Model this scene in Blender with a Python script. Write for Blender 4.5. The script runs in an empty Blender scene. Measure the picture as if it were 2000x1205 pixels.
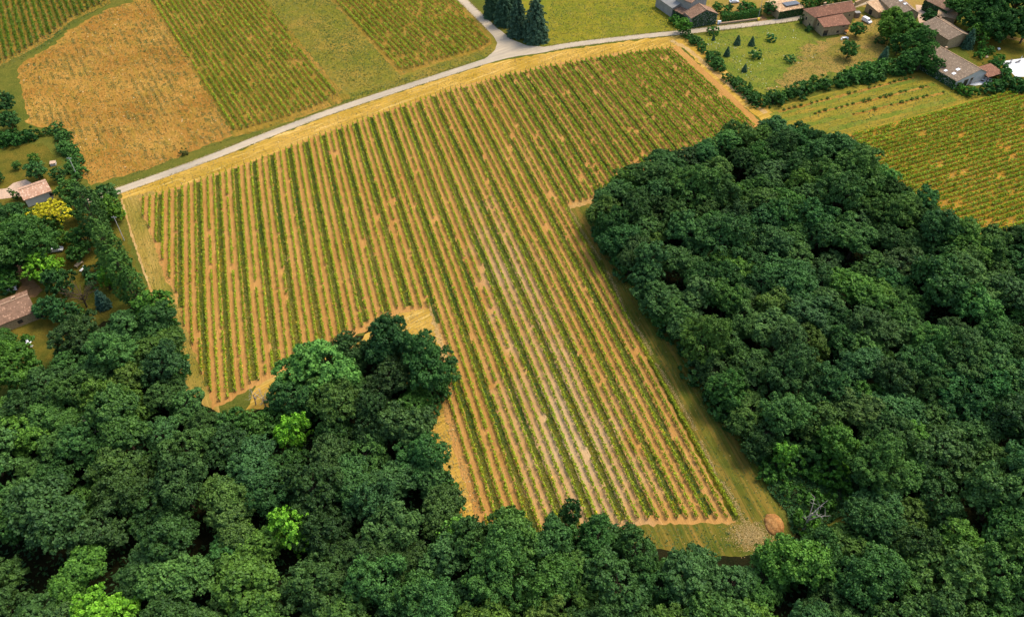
import bpy, bmesh, math, random
import numpy as np
from mathutils import Vector, Matrix
from mathutils.geometry import delaunay_2d_cdt

# ------------------------------------------------------------------ camera, sky, sun, exposure
scene = bpy.context.scene
COL = scene.collection
CAM_H, FPX, CX, CY = 150.0, 1550.0, 1000.0, 602.5
cam_d = bpy.data.cameras.new('camera')
cam_d.lens = 36.0 * FPX / 2000.0
cam_d.sensor_width = 36.0
cam_d.sensor_fit = 'HORIZONTAL'
cam_d.clip_start = 1.0
cam_d.clip_end = 20000.0
cam = bpy.data.objects.new('camera', cam_d)
cam.location = (0, 0, CAM_H)
cam.rotation_euler = (math.radians(45), 0, 0)
COL.objects.link(cam)
scene.camera = cam

SUN_EL, SUN_AZ = math.radians(57), math.atan2(0.75, 0.55)   # azimuth from +Y towards +X
world = bpy.data.worlds.new('World')
scene.world = world
world.use_nodes = True
wn = world.node_tree.nodes
wl = world.node_tree.links
wn.clear()
wo = wn.new('ShaderNodeOutputWorld')
wb = wn.new('ShaderNodeBackground')
ws = wn.new('ShaderNodeTexSky')
ws.sky_type = 'NISHITA'
ws.sun_disc = False
ws.sun_elevation = SUN_EL
ws.sun_rotation = SUN_AZ
ws.air_density = 1.0
ws.dust_density = 3.0
ws.ozone_density = 1.0
wb.inputs['Strength'].default_value = 0.15
wl.new(ws.outputs[0], wb.inputs[0])
wl.new(wb.outputs[0], wo.inputs[0])

sun_d = bpy.data.lights.new('sun', 'SUN')
sun_d.energy = 1.4
sun_d.angle = math.radians(20)
sun_d.color = (1.0, 0.90, 0.74)
sun = bpy.data.objects.new('sun', sun_d)
sv = Vector((math.sin(SUN_AZ) * math.cos(SUN_EL), math.cos(SUN_AZ) * math.cos(SUN_EL), math.sin(SUN_EL)))
sun.rotation_euler = sv.to_track_quat('Z', 'Y').to_euler()
sun.location = (60, 200, 220)
COL.objects.link(sun)

scene.view_settings.view_transform = 'Standard'
scene.view_settings.look = 'None'
scene.view_settings.gamma = 1.0
scene.view_settings.use_curve_mapping = False
scene.view_settings.exposure = 1.05
scene.cycles.max_bounces = 6
scene.cycles.transparent_max_bounces = 4

RNG = np.random.default_rng(11)
random.seed(11)
S2 = math.sqrt(0.5)


def P(x, y, z=0.0):
    """point of the photograph -> the place it shows, on the level z"""
    a = (x - CX) / FPX
    b = (CY - y) / FPX
    t = (CAM_H - z) / (S2 * (1 - b))
    return Vector((a * t, S2 * (1 + b) * t, z))


def PP(pts, z=0.0):
    return np.array([P(x, y, z)[:2] for x, y in pts])


# ------------------------------------------------------------------ materials
def lin(c):
    c = c / 255.0
    return c / 12.92 if c <= 0.04045 else ((c + 0.055) / 1.055) ** 2.4


def C(r, g, b, k=0.62):
    return (lin(r) * k, lin(g) * k, lin(b) * k, 1.0)


def new_mat(name, rough=0.95, spec=0.0):
    m = bpy.data.materials.new(name)
    m.use_nodes = True
    b = m.node_tree.nodes['Principled BSDF']
    b.inputs['Roughness'].default_value = rough
    b.inputs['Specular IOR Level'].default_value = spec
    return m, m.node_tree.nodes, m.node_tree.links, b


def mixc(n, l, fac, a, b, mode='MIX'):
    x = n.new('ShaderNodeMix')
    x.data_type = 'RGBA'
    x.blend_type = mode
    for sock, v in ((x.inputs[0], fac), (x.inputs[6], a), (x.inputs[7], b)):
        if isinstance(v, (int, float)):
            sock.default_value = v
        elif isinstance(v, tuple):
            sock.default_value = v
        else:
            l.new(v, sock)
    return x.outputs[2]


def noise(n, l, vec, scale, detail=5, rough=0.6, lo=0.4, hi=0.6, dist=0.0):
    t = n.new('ShaderNodeTexNoise')
    t.inputs['Scale'].default_value = scale
    t.inputs['Detail'].default_value = detail
    t.inputs['Roughness'].default_value = rough
    t.inputs['Distortion'].default_value = dist
    l.new(vec, t.inputs['Vector'])
    r = n.new('ShaderNodeMapRange')
    r.inputs['From Min'].default_value = lo
    r.inputs['From Max'].default_value = hi
    l.new(t.outputs['Fac'], r.inputs['Value'])
    return r.outputs['Result']


def mapped(n, l, ang=0.0, sx=1.0, sy=1.0):
    tc = n.new('ShaderNodeTexCoord')
    a = n.new('ShaderNodeMapping')
    a.vector_type = 'POINT'
    a.inputs['Rotation'].default_value = (0, 0, -ang)
    l.new(tc.outputs['Object'], a.inputs['Vector'])
    b = n.new('ShaderNodeMapping')
    b.inputs['Scale'].default_value = (sx, sy, 1)
    l.new(a.outputs[0], b.inputs['Vector'])
    return b.outputs[0]


def ground_mat(name, c0, c1, c2, c3=None, big=0.03, mid=0.35, fine=2.2, ang=0.0, st=1.0, amt2=0.7, amt3=0.6, gr=0.35, tracks=None):
    """c0/c1 large patches, c2 middle blotches, c3 small specks; ang/st: streaks along a direction"""
    m, n, l, b = new_mat(name)
    v = mapped(n, l)
    vs = mapped(n, l, ang, st, 1.0)
    col = mixc(n, l, noise(n, l, v, big, 6, 0.6, 0.38, 0.62), c0, c1)
    f = noise(n, l, vs, mid, 7, 0.65, 0.45, 0.68)
    mu = n.new('ShaderNodeMath'); mu.operation = 'MULTIPLY'; mu.inputs[1].default_value = amt2
    l.new(f, mu.inputs[0])
    col = mixc(n, l, mu.outputs[0], col, c2)
    if c3:
        f = noise(n, l, vs, fine * 0.5, 5, 0.7, 0.55, 0.75)
        mu = n.new('ShaderNodeMath'); mu.operation = 'MULTIPLY'; mu.inputs[1].default_value = amt3
        l.new(f, mu.inputs[0])
        col = mixc(n, l, mu.outputs[0], col, c3)
    g = noise(n, l, vs, fine, 6, 0.75, 0.3, 0.7)
    r = n.new('ShaderNodeMapRange')
    r.inputs['To Min'].default_value = 1 - gr
    r.inputs['To Max'].default_value = 1 + gr
    l.new(g, r.inputs['Value'])
    cc = n.new('ShaderNodeCombineColor')
    for i in range(3):
        l.new(r.outputs[0], cc.inputs[i])
    col = mixc(n, l, 1.0, col, cc.outputs[0], 'MULTIPLY')
    l.new(col, b.inputs['Base Color'])
    bp = n.new('ShaderNodeBump')
    bp.inputs['Strength'].default_value = 0.5
    bp.inputs['Distance'].default_value = 0.15
    l.new(g, bp.inputs['Height'])
    l.new(bp.outputs[0], b.inputs['Normal'])
    return m


def leaf_mat(name, dark, light, accent=None, trans=0.25, objcol=False):
    """leaf colour from the per-leaf value v (0..1); accent for the top few percent; tinted by the object's own colour"""
    m = bpy.data.materials.new(name)
    m.use_nodes = True
    n, l = m.node_tree.nodes, m.node_tree.links
    n.clear()
    at = n.new('ShaderNodeAttribute'); at.attribute_name = 'v'
    rp = n.new('ShaderNodeValToRGB')
    e = rp.color_ramp.elements
    e[0].position, e[0].color = 0.0, dark
    e[1].position, e[1].color = 0.9 if accent else 1.0, light
    if accent:
        x = e.new(0.97); x.color = accent
    l.new(at.outputs['Fac'], rp.inputs[0])
    col = rp.outputs[0]
    if objcol:
        oi = n.new('ShaderNodeObjectInfo')
        col = mixc(n, l, 1.0, col, oi.outputs['Color'], 'MULTIPLY')
    d = n.new('ShaderNodeBsdfDiffuse')
    t = n.new('ShaderNodeBsdfTranslucent')
    g = n.new('ShaderNodeBsdfGlossy'); g.inputs['Roughness'].default_value = 0.55
    g.inputs['Color'].default_value = (0.5, 0.55, 0.6, 1)
    mx = n.new('ShaderNodeMixShader'); mx.inputs[0].default_value = trans
    mg = n.new('ShaderNodeMixShader'); mg.inputs[0].default_value = 0.025
    o = n.new('ShaderNodeOutputMaterial')
    l.new(col, d.inputs[0]); l.new(col, t.inputs[0])
    l.new(d.outputs[0], mx.inputs[1]); l.new(t.outputs[0], mx.inputs[2])
    l.new(mx.outputs[0], mg.inputs[1]); l.new(g.outputs[0], mg.inputs[2])
    l.new(mg.outputs[0], o.inputs[0])
    return m


def plain_mat(name, col, rough=0.8, spec=0.3, var=0.18, scale=1.5, metal=0.0):
    m, n, l, b = new_mat(name, rough, spec)
    v = mapped(n, l)
    dk = tuple(c * (1 - var) for c in col[:3]) + (1,)
    lt = tuple(min(1, c * (1 + var)) for c in col[:3]) + (1,)
    l.new(mixc(n, l, noise(n, l, v, scale, 6, 0.65, 0.35, 0.65), dk, lt), b.inputs['Base Color'])
    b.inputs['Metallic'].default_value = metal
    return m


def tile_mat(name, ca, cb, cc):
    """clay roof tiles: rows of half-round tiles (relief only) and tile-by-tile colour"""
    m, n, l, b = new_mat(name, 0.9, 0.1)
    uv = n.new('ShaderNodeTexCoord')
    mp = n.new('ShaderNodeMapping')
    mp.inputs['Scale'].default_value = (4.0, 2.4, 1)
    l.new(uv.outputs['UV'], mp.inputs[0])
    vo = n.new('ShaderNodeTexVoronoi'); vo.inputs['Scale'].default_value = 1.0
    vo.inputs['Randomness'].default_value = 0.35
    l.new(mp.outputs[0], vo.inputs['Vector'])
    sx = n.new('ShaderNodeSeparateColor')
    l.new(vo.outputs['Color'], sx.inputs[0])
    col = mixc(n, l, sx.outputs[0], ca, cb)
    big = noise(n, l, mapped(n, l), 0.5, 6, 0.7, 0.5, 0.75)
    col = mixc(n, l, big, col, cc)
    spk = n.new('ShaderNodeMath'); spk.operation = 'GREATER_THAN'; spk.inputs[1].default_value = 0.9
    l.new(sx.outputs[1], spk.inputs[0])
    sm = n.new('ShaderNodeMath'); sm.operation = 'MULTIPLY'; sm.inputs[1].default_value = 0.6
    l.new(spk.outputs[0], sm.inputs[0])
    col = mixc(n, l, sm.outputs[0], col, tuple(min(1, 1.9 * x) for x in cb[:3]) + (1,))
    l.new(col, b.inputs['Base Color'])
    wv = n.new('ShaderNodeTexWave'); wv.inputs['Scale'].default_value = 1.25
    wv.bands_direction = 'X'
    l.new(uv.outputs['UV'], wv.inputs['Vector'])
    bp = n.new('ShaderNodeBump'); bp.inputs['Strength'].default_value = 0.7
    bp.inputs['Distance'].default_value = 0.1
    l.new(wv.outputs['Fac'], bp.inputs['Height'])
    l.new(bp.outputs[0], b.inputs['Normal'])
    return m


ROW_ANG = math.atan2(*(PP([(1157, 500)])[0] - PP([(1330, 820)])[0])[::-1])
OLD_ANG = math.atan2(*(PP([(287, 0)])[0] - PP([(452, 265)])[0])[::-1])
ROAD_ANG = math.atan2(*(PP([(875, 144)])[0] - PP([(430, 300)])[0])[::-1])
EDGE_ANG = math.atan2(*(PP([(240, 395)])[0] - PP([(350, 745)])[0])[::-1])
X_ANG = math.atan2(*(PP([(1970, 177)])[0] - PP([(1655, 260)])[0])[::-1])

M = {}
M['ground'] = ground_mat('wild_grass_ground', C(104, 112, 44), C(126, 120, 50), C(84, 98, 40), C(150, 130, 66), big=0.05)
M['litter'] = ground_mat('woodland_floor', C(34, 40, 22), C(52, 48, 28), C(24, 36, 18), None, big=0.1)
M['soil'] = ground_mat('vineyard_soil', C(204, 150, 80), C(212, 160, 90), C(186, 134, 66), C(226, 184, 118), big=0.035, mid=0.25, ang=ROW_ANG, st=0.12, amt2=0.55, amt3=0.35, gr=0.2)
M['old_soil'] = ground_mat('weedy_vineyard_soil', C(160, 130, 50), C(186, 142, 66), C(110, 114, 38), C(200, 156, 84), big=0.04, mid=0.3, ang=OLD_ANG, st=0.1, amt2=0.8)
M['fallow'] = ground_mat('fallow_soil', C(198, 150, 72), C(172, 122, 54), C(142, 128, 44), C(212, 168, 96), big=0.05, mid=0.45, fine=1.6, ang=OLD_ANG, st=0.3, amt2=0.6, amt3=0.6, gr=0.35)
M['dry'] = ground_mat('dry_mown_grass', C(226, 180, 88), C(204, 162, 62), C(174, 146, 50), C(248, 216, 140), big=0.06, mid=0.4, fine=1.4, ang=ROAD_ANG, st=0.08, amt2=0.6, amt3=0.8)
M['edge'] = ground_mat('field_edge_grass', C(186, 154, 76), C(150, 138, 56), C(206, 168, 96), C(112, 118, 44), big=0.05, mid=0.45, fine=1.8, ang=EDGE_ANG, st=0.08, amt2=0.6, amt3=0.5)
M['verge'] = ground_mat('wood_edge_grass', C(128, 120, 46), C(92, 104, 38), C(176, 136, 66), C(66, 88, 34), big=0.12, mid=0.55, fine=1.8, ang=ROW_ANG, st=0.05, amt2=0.9, amt3=0.8)
M['straw'] = ground_mat('raked_straw', C(232, 200, 130), C(214, 176, 104), C(180, 150, 70), C(246, 224, 170), big=0.2, mid=0.9, fine=2.5, ang=ROW_ANG, st=0.3)
M['meadow'] = ground_mat('rough_meadow', C(140, 134, 48), C(170, 142, 62), C(98, 114, 42), C(184, 146, 78), big=0.05, mid=0.22, fine=1.5, amt2=0.7, amt3=0.5)
M['meadow2'] = ground_mat('yellow_meadow', C(150, 144, 44), C(124, 132, 44), C(176, 154, 58), C(98, 114, 40), big=0.04, mid=0.2, fine=1.5)
M['lawn'] = ground_mat('orchard_lawn', C(136, 142, 50), C(114, 130, 48), C(164, 150, 66), C(98, 118, 44), big=0.045, mid=0.16, fine=1.6)
M['yard'] = ground_mat('trodden_yard', C(178, 148, 76), C(140, 132, 54), C(190, 146, 86), C(112, 118, 46), big=0.07, mid=0.2, fine=1.5)
M['garden'] = ground_mat('garden_grass', C(108, 106, 40), C(134, 116, 46), C(80, 92, 36), None, big=0.08, mid=0.3)
M['strip_field'] = ground_mat('mown_strip_field', C(146, 140, 48), C(174, 146, 58), C(110, 126, 44), C(192, 148, 74), big=0.05, mid=0.3, fine=1.5, ang=X_ANG, st=0.08, amt2=0.75, amt3=0.5)
M['cross_soil'] = ground_mat('cross_vineyard_soil', C(204, 150, 60), C(180, 140, 50), C(148, 132, 42), C(216, 166, 86), big=0.06, mid=0.35, ang=X_ANG, st=0.1, amt2=0.7)
M['grass_strip'] = ground_mat('row_grass', C(104, 114, 36), C(146, 128, 40), C(76, 100, 38), C(166, 126, 46), big=0.05, mid=0.5, fine=2.5, ang=ROW_ANG, st=0.3, amt2=0.8, amt3=0.6)
M['track'] = ground_mat('pale_dirt_track', C(226, 190, 126), C(206, 160, 92), C(178, 140, 72), C(244, 220, 170), big=0.1, mid=0.4, fine=1.6, amt2=0.6)
M['road'] = ground_mat('worn_asphalt', C(220, 200, 168), C(204, 188, 160), C(176, 164, 144), C(232, 214, 184), big=0.08, mid=0.3, fine=2.0, ang=ROAD_ANG, st=0.06, amt2=0.6, amt3=0.4, gr=0.12)
M['drive'] = ground_mat('dirt_drive', C(150, 116, 78), C(170, 132, 88), C(120, 94, 60), None, big=0.2, mid=0.6)
M['mound'] = ground_mat('loose_earth', C(208, 154, 92), C(190, 134, 76), C(176, 124, 72), C(222, 178, 122), big=0.5, mid=1.2, fine=3)
M['paving'] = ground_mat('pale_paving', C(236, 204, 172), C(226, 190, 156), C(210, 180, 150), None, big=0.3, mid=0.8, gr=0.1)
M['white_paving'] = ground_mat('white_paving', C(244, 242, 236, 0.72), C(236, 236, 232, 0.72), C(226, 228, 228, 0.72), None, big=0.3, mid=0.8, gr=0.05)

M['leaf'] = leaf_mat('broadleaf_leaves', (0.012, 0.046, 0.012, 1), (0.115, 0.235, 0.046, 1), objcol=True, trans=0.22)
M['needle'] = leaf_mat('conifer_needles', (0.024, 0.052, 0.030, 1), (0.10, 0.16, 0.085, 1), objcol=True, trans=0.1)
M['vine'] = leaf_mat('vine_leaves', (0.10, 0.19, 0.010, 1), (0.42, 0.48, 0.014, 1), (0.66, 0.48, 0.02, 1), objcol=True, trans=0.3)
M['tuft'] = leaf_mat('grass_blades', (0.045, 0.105, 0.020, 1), (0.205, 0.20, 0.035, 1), (0.44, 0.32, 0.09, 1), trans=0.25)
M['tuft_dry'] = leaf_mat('dry_grass_blades', (0.20, 0.17, 0.04, 1), (0.46, 0.33, 0.11, 1), (0.66, 0.52, 0.26, 1), trans=0.2)
M['weed'] = leaf_mat('fallow_weeds', (0.10, 0.14, 0.025, 1), (0.32, 0.22, 0.055, 1), (0.62, 0.47, 0.24, 1), trans=0.2)
M['straw_leaf'] = leaf_mat('straw_stalks', (0.30, 0.21, 0.07, 1), (0.52, 0.37, 0.14, 1), (0.66, 0.50, 0.24, 1), trans=0.1)
M['flower'] = leaf_mat('white_flower_heads', (0.6, 0.6, 0.5, 1), (0.8, 0.78, 0.7, 1), trans=0.1)
M['gold'] = leaf_mat('golden_leaves', (0.32, 0.32, 0.01, 1), (0.85, 0.74, 0.03, 1), trans=0.25)
M['ivy'] = leaf_mat('ivy_leaves', (0.014, 0.045, 0.012, 1), (0.045, 0.12, 0.022, 1), trans=0.1)
M['bark'] = plain_mat('bark', (0.09, 0.065, 0.042, 1), 0.95, 0.05, 0.4, 4)
M['pale_bark'] = plain_mat('dead_bark', (0.36, 0.31, 0.25, 1), 0.95, 0.05, 0.3, 4)
M['wood'] = plain_mat('weathered_wood', (0.17, 0.125, 0.085, 1), 0.9, 0.1, 0.3, 5)
M['timber'] = plain_mat('pale_timber', (0.5, 0.37, 0.22, 1), 0.8, 0.2, 0.2, 4)
M['tile_brown'] = tile_mat('brown_roof_tiles', C(160, 124, 98), C(180, 142, 114), C(136, 108, 86))
M['tile_red'] = tile_mat('red_roof_tiles', C(156, 108, 84), C(168, 122, 96), C(138, 98, 78))
M['tile_grey'] = tile_mat('grey_brown_roof_tiles', C(154, 132, 108), C(170, 148, 122), C(136, 116, 96))
M['tile_pink'] = tile_mat('pink_roof_tiles', C(226, 172, 136), C(238, 196, 164), C(206, 152, 118))
M['tile_pale'] = tile_mat('pale_roof_tiles', C(226, 182, 134), C(236, 200, 156), C(180, 120, 80))
M['ridge'] = plain_mat('ridge_mortar', C(206, 170, 136), 0.9, 0.1)
M['stone'] = plain_mat('rubble_stone_wall', C(188, 164, 122), 0.95, 0.1, 0.35, 2.6)
M['render'] = plain_mat('grey_render', C(176, 170, 158), 0.95, 0.1, 0.14, 0.8)
M['plaster'] = plain_mat('white_plaster', C(224, 220, 206), 0.9, 0.1, 0.06, 0.8)
M['grey_sheet'] = plain_mat('grey_roof_sheet', C(168, 164, 154), 0.85, 0.2, 0.15, 0.5)
M['dark'] = plain_mat('dark_glass', (0.02, 0.024, 0.028, 1), 0.15, 0.6, 0.1)
M['panel'] = plain_mat('solar_panel', (0.05, 0.06, 0.065, 1), 0.3, 0.5, 0.15)
M['skylight'] = plain_mat('skylight_glass', (0.72, 0.75, 0.76, 1), 0.2, 0.5, 0.05)
M['white'] = plain_mat('white_paint', (0.78, 0.78, 0.76, 1), 0.4, 0.5, 0.04)
M['red'] = plain_mat('red_paint', (0.42, 0.03, 0.035, 1), 0.35, 0.5, 0.08)
M['yellow'] = plain_mat('yellow_plastic', (0.75, 0.55, 0.03, 1), 0.5, 0.4, 0.08)
M['orange'] = plain_mat('orange_cloth', (0.72, 0.27, 0.07, 1), 0.8, 0.2, 0.1)
M['tyre'] = plain_mat('tyre_rubber', (0.02, 0.02, 0.02, 1), 0.8, 0.2, 0.1)
M['metal'] = plain_mat('grey_metal', (0.36, 0.37, 0.38, 1), 0.5, 0.5, 0.1, metal=0.3)
M['concrete'] = plain_mat('concrete_post', (0.42, 0.40, 0.36, 1), 0.9, 0.1, 0.12)
M['cushion'] = plain_mat('grey_cushion', (0.16, 0.15, 0.14, 1), 0.9, 0.1, 0.15)
M['pool'] = plain_mat('white_pool_cover', (0.82, 0.83, 0.84, 1), 0.5, 0.4, 0.03)


# ------------------------------------------------------------------ object helpers
def tag(o, label=None, cat=None, group=None, kind=None):
    if label: o['label'] = label
    if cat: o['category'] = cat
    if group: o['group'] = group
    if kind: o['kind'] = kind
    return o


def link(name, me, mat=None, parent=None):
    o = bpy.data.objects.new(name, me)
    COL.objects.link(o)
    if mat is not None and me is not None and not me.materials:
        me.materials.append(mat)
    if parent: o.parent = parent
    return o


def empty(name, loc=(0, 0, 0), rz=0.0):
    o = bpy.data.objects.new(name, None)
    o.empty_display_size = 0.5
    COL.objects.link(o)
    o.location = loc
    o.rotation_euler = (0, 0, rz)
    return o


def leaf_quads(cen, nor, size, rng, aspect=0.75):
    """diamond leaves: centres, facing, half length"""
    N = len(cen)
    nor = nor / (np.linalg.norm(nor, axis=1, keepdims=True) + 1e-9)
    r = rng.normal(size=(N, 3))
    t = np.cross(nor, r)
    t /= (np.linalg.norm(t, axis=1, keepdims=True) + 1e-9)
    b = np.cross(nor, t)
    s = np.asarray(size).reshape(-1, 1) * np.ones((N, 1))
    bend = nor * s * 0.25
    V = np.empty((N, 4, 3))
    V[:, 0] = cen + t * s
    V[:, 1] = cen + b * s * aspect + bend
    V[:, 2] = cen - t * s
    V[:, 3] = cen - b * s * aspect + bend
    return V.reshape(-1, 3)


def quad_mesh(name, V, v, mat):
    N = len(V) // 4
    me = bpy.data.meshes.new(name)
    F = np.arange(4 * N, dtype=np.int32).reshape(N, 4)
    me.from_pydata(V.astype(np.float32), [], F)
    a = me.attributes.new('v', 'FLOAT', 'POINT')
    a.data.foreach_set('value', np.repeat(np.clip(v, 0, 1), 4).astype(np.float32))
    me.materials.append(mat)
    return me


def unit(v):
    return v / (np.linalg.norm(v, axis=-1, keepdims=True) + 1e-9)


def inside(poly, pts):
    poly = np.asarray(poly); x, y = pts[:, 0], pts[:, 1]
    c = np.zeros(len(pts), bool)
    j = len(poly) - 1
    for i in range(len(poly)):
        xi, yi = poly[i]; xj, yj = poly[j]
        if yi != yj:
            k = ((yi > y) != (yj > y)) & (x < (xj - xi) * (y - yi) / (yj - yi) + xi)
            c ^= k
        j = i
    return c


def edge_dist(poly, pts):
    poly = np.asarray(poly); d = np.full(len(pts), 1e9)
    for i in range(len(poly)):
        a, b = poly[i - 1], poly[i]
        ab = b - a
        t = np.clip(((pts - a) @ ab) / (ab @ ab + 1e-9), 0, 1)
        d = np.minimum(d, np.linalg.norm(pts - (a + t[:, None] * ab), axis=1))
    return d


def scatter(poly, n, rng):
    poly = np.asarray(poly)
    lo, hi = poly.min(0), poly.max(0)
    out = np.zeros((0, 2))
    while len(out) < n:
        p = lo + rng.random((n * 2, 2)) * (hi - lo)
        out = np.vstack([out, p[inside(poly, p)]])
    return out[:n]


def area(poly):
    x, y = np.asarray(poly).T
    return 0.5 * abs(np.dot(x, np.roll(y, 1)) - np.dot(y, np.roll(x, 1)))


def roughen(poly, step=1.5, amp=0.35, seed=0):
    """break a drawn outline into short uneven pieces"""
    rng = np.random.default_rng(seed)
    out = []
    poly = np.asarray(poly)
    for i in range(len(poly)):
        a, b = poly[i], poly[(i + 1) % len(poly)]
        L = np.linalg.norm(b - a)
        k = max(1, int(L / step))
        nrm = np.array([-(b - a)[1], (b - a)[0]]) / (L + 1e-9)
        for q in range(k):
            w = rng.normal() * amp if q else 0
            out.append(a + (b - a) * q / k + nrm * w)
    return np.array(out)


def sheet(name, poly, z, mat, kind='structure', amp=0.35, step=1.5, seed=1):
    if amp: poly = roughen(poly, step, amp, seed)
    n = len(poly)
    vo, _, fo, _, _, _ = delaunay_2d_cdt([Vector(p) for p in poly], [(i, (i + 1) % n) for i in range(n)], [], 1, 1e-4)
    fo = [f if (vo[f[1]] - vo[f[0]]).cross(vo[f[2]] - vo[f[0]]) > 0 else f[::-1] for f in fo]
    me = bpy.data.meshes.new(name)
    me.from_pydata([(v.x, v.y, z) for v in vo], [], fo)
    o = link(name, me, mat)
    o['kind'] = kind
    return o


def smooth_line(pts, n=4):
    """Catmull-Rom through the points"""
    p = [np.asarray(q, float) for q in pts]
    p = [2 * p[0] - p[1]] + p + [2 * p[-1] - p[-2]]
    out = []
    for i in range(1, len(p) - 2):
        for k in range(n):
            t = k / n
            a, b, c, d = p[i - 1], p[i], p[i + 1], p[i + 2]
            out.append(0.5 * (2 * b + (c - a) * t + (2 * a - 5 * b + 4 * c - d) * t * t + (3 * b - a - 3 * c + d) * t ** 3))
    out.append(p[-2])
    return np.array(out)


def ribbon(name, line, width, z, mat, kind='structure', jitter=0.0, seed=2):
    rng = np.random.default_rng(seed)
    line = np.asarray(line)
    t = np.gradient(line, axis=0)
    t /= np.linalg.norm(t, axis=1, keepdims=True) + 1e-9
    nrm = np.stack([-t[:, 1], t[:, 0]], 1)
    w = np.asarray(width) * np.ones(len(line))
    wl_ = w / 2 + rng.normal(size=len(line)) * jitter
    wr_ = w / 2 + rng.normal(size=len(line)) * jitter
    L = line + nrm * wl_[:, None]; R = line - nrm * wr_[:, None]
    n = len(line)
    V = [(x, y, z) for x, y in L] + [(x, y, z) for x, y in R]
    F = [(n + i, n + i + 1, i + 1, i) for i in range(n - 1)]
    me = bpy.data.meshes.new(name)
    me.from_pydata(V, [], F)
    o = link(name, me, mat)
    if kind: o['kind'] = kind
    return o


def resample(line, step):
    line = np.asarray(line)
    d = np.r_[0, np.cumsum(np.linalg.norm(np.diff(line, axis=0), axis=1))]
    s = np.arange(0, d[-1], step)
    return np.stack([np.interp(s, d, line[:, 0]), np.interp(s, d, line[:, 1])], 1)


def tufts(name, label, cat, pts, size, mat, rng, z0=0.0, up=0.6, vv=None, zr=0.12):
    N = len(pts)
    cen = np.c_[pts, z0 + rng.random(N) * zr]
    nor = rng.normal(size=(N, 3)); nor[:, 2] = np.abs(nor[:, 2]) + up
    s = size * (0.6 + 0.8 * rng.random(N))
    V = leaf_quads(cen, nor, s, rng, 0.6)
    V[:, 2] = np.maximum(V[:, 2], 0.02)
    me = quad_mesh(name, V, rng.random(N) if vv is None else vv, mat)
    o = link(name, me)
    tag(o, label, cat, kind='stuff')
    return o


def patch_noise(p, scale, rng, k=24):
    """smooth pseudo-noise on the ground plane, about -1..1"""
    out = np.zeros(len(p))
    for _ in range(k):
        a = rng.random() * 2 * math.pi
        f = scale * (0.5 + 1.5 * rng.random())
        out += np.sin((p[:, 0] * math.cos(a) + p[:, 1] * math.sin(a)) * f + rng.random() * 6.28)
    return out / math.sqrt(k / 2)


# ------------------------------------------------------------------ the ground: fields, verges, roads
def big_plane(name, z, mat, r=6000):
    me = bpy.data.meshes.new(name)
    me.from_pydata([(-r, -r, z), (r, -r, z), (r, r, z), (-r, r, z)], [], [(0, 1, 2, 3)])
    o = link(name, me, mat); o['kind'] = 'structure'
    return o


big_plane('ground', 0.0, M['ground'])

FOREST_PX = [(1160, 400), (1172, 352), (1210, 330), (1258, 310), (1298, 288), (1345, 281), (1392, 255), (1446, 238), (1497, 226), (1546, 221),
             (1592, 235), (1632, 257), (1664, 265), (1688, 292), (1724, 301), (1750, 327), (1797, 367), (1838, 380), (1850, 405), (1853, 430),
             (1884, 455), (1908, 460), (1932, 438), (1968, 425), (2070, 415), (2110, 1275), (-90, 1275), (-80, 790), (0, 770), (60, 732),
             (92, 700), (100, 662), (122, 628), (160, 610), (200, 612), (240, 585), (265, 570), (300, 563), (320, 580), (338, 625),
             (347, 690), (350, 740), (378, 745), (408, 768), (416, 792), (445, 800), (482, 790), (520, 775), (545, 750), (548, 705),
             (570, 683), (640, 660), (680, 640), (708, 640), (712, 622), (742, 614), (782, 636), (788, 650), (818, 655), (842, 670),
             (866, 672), (882, 700), (886, 728), (870, 755), (850, 785), (830, 803), (822, 830), (848, 855), (872, 878), (880, 905),
             (886, 945), (904, 978), (942, 1000), (972, 990), (1012, 996), (1042, 1010), (1072, 1000), (1092, 984), (1130, 986), (1152, 996),
             (1182, 988), (1222, 1006), (1248, 1026), (1292, 1046), (1312, 1050), (1340, 1040), (1352, 1062), (1392, 1076), (1422, 1070), (1482, 1066),
             (1512, 1060), (1545, 1045), (1600, 1035), (1680, 985), (1690, 950), (1650, 905), (1560, 890), (1545, 848), (1515, 880), (1475, 868),
             (1440, 822), (1410, 790), (1374, 736), (1348, 696), (1322, 650), (1284, 610), (1256, 586), (1250, 560), (1232, 534), (1200, 496),
             (1174, 468), (1160, 432)]


def crown_plan(px):
    """the outline drawn by crowns: far sides are drawn by their tops, near sides by their lower leaves"""
    out = []
    n = len(px)
    ar = sum(px[i - 1][0] * px[i][1] - px[i][0] * px[i - 1][1] for i in range(n))
    for i in range(n):
        tx, ty = px[(i + 1) % n][0] - px[i - 1][0], px[(i + 1) % n][1] - px[i - 1][1]
        L = math.hypot(tx, ty) + 1e-6
        ny = (tx if ar > 0 else -tx) / L            # 1: outward is up the picture (far side)
        out.append(P(px[i][0], px[i][1], 7.6 + 2.6 * ny)[:2])
    return np.array(out)


FOREST = crown_plan(FOREST_PX)
sheet('woodland_floor', PP(FOREST_PX, 3.0), 0.004, M['litter'], amp=0.6, step=3)

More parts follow.
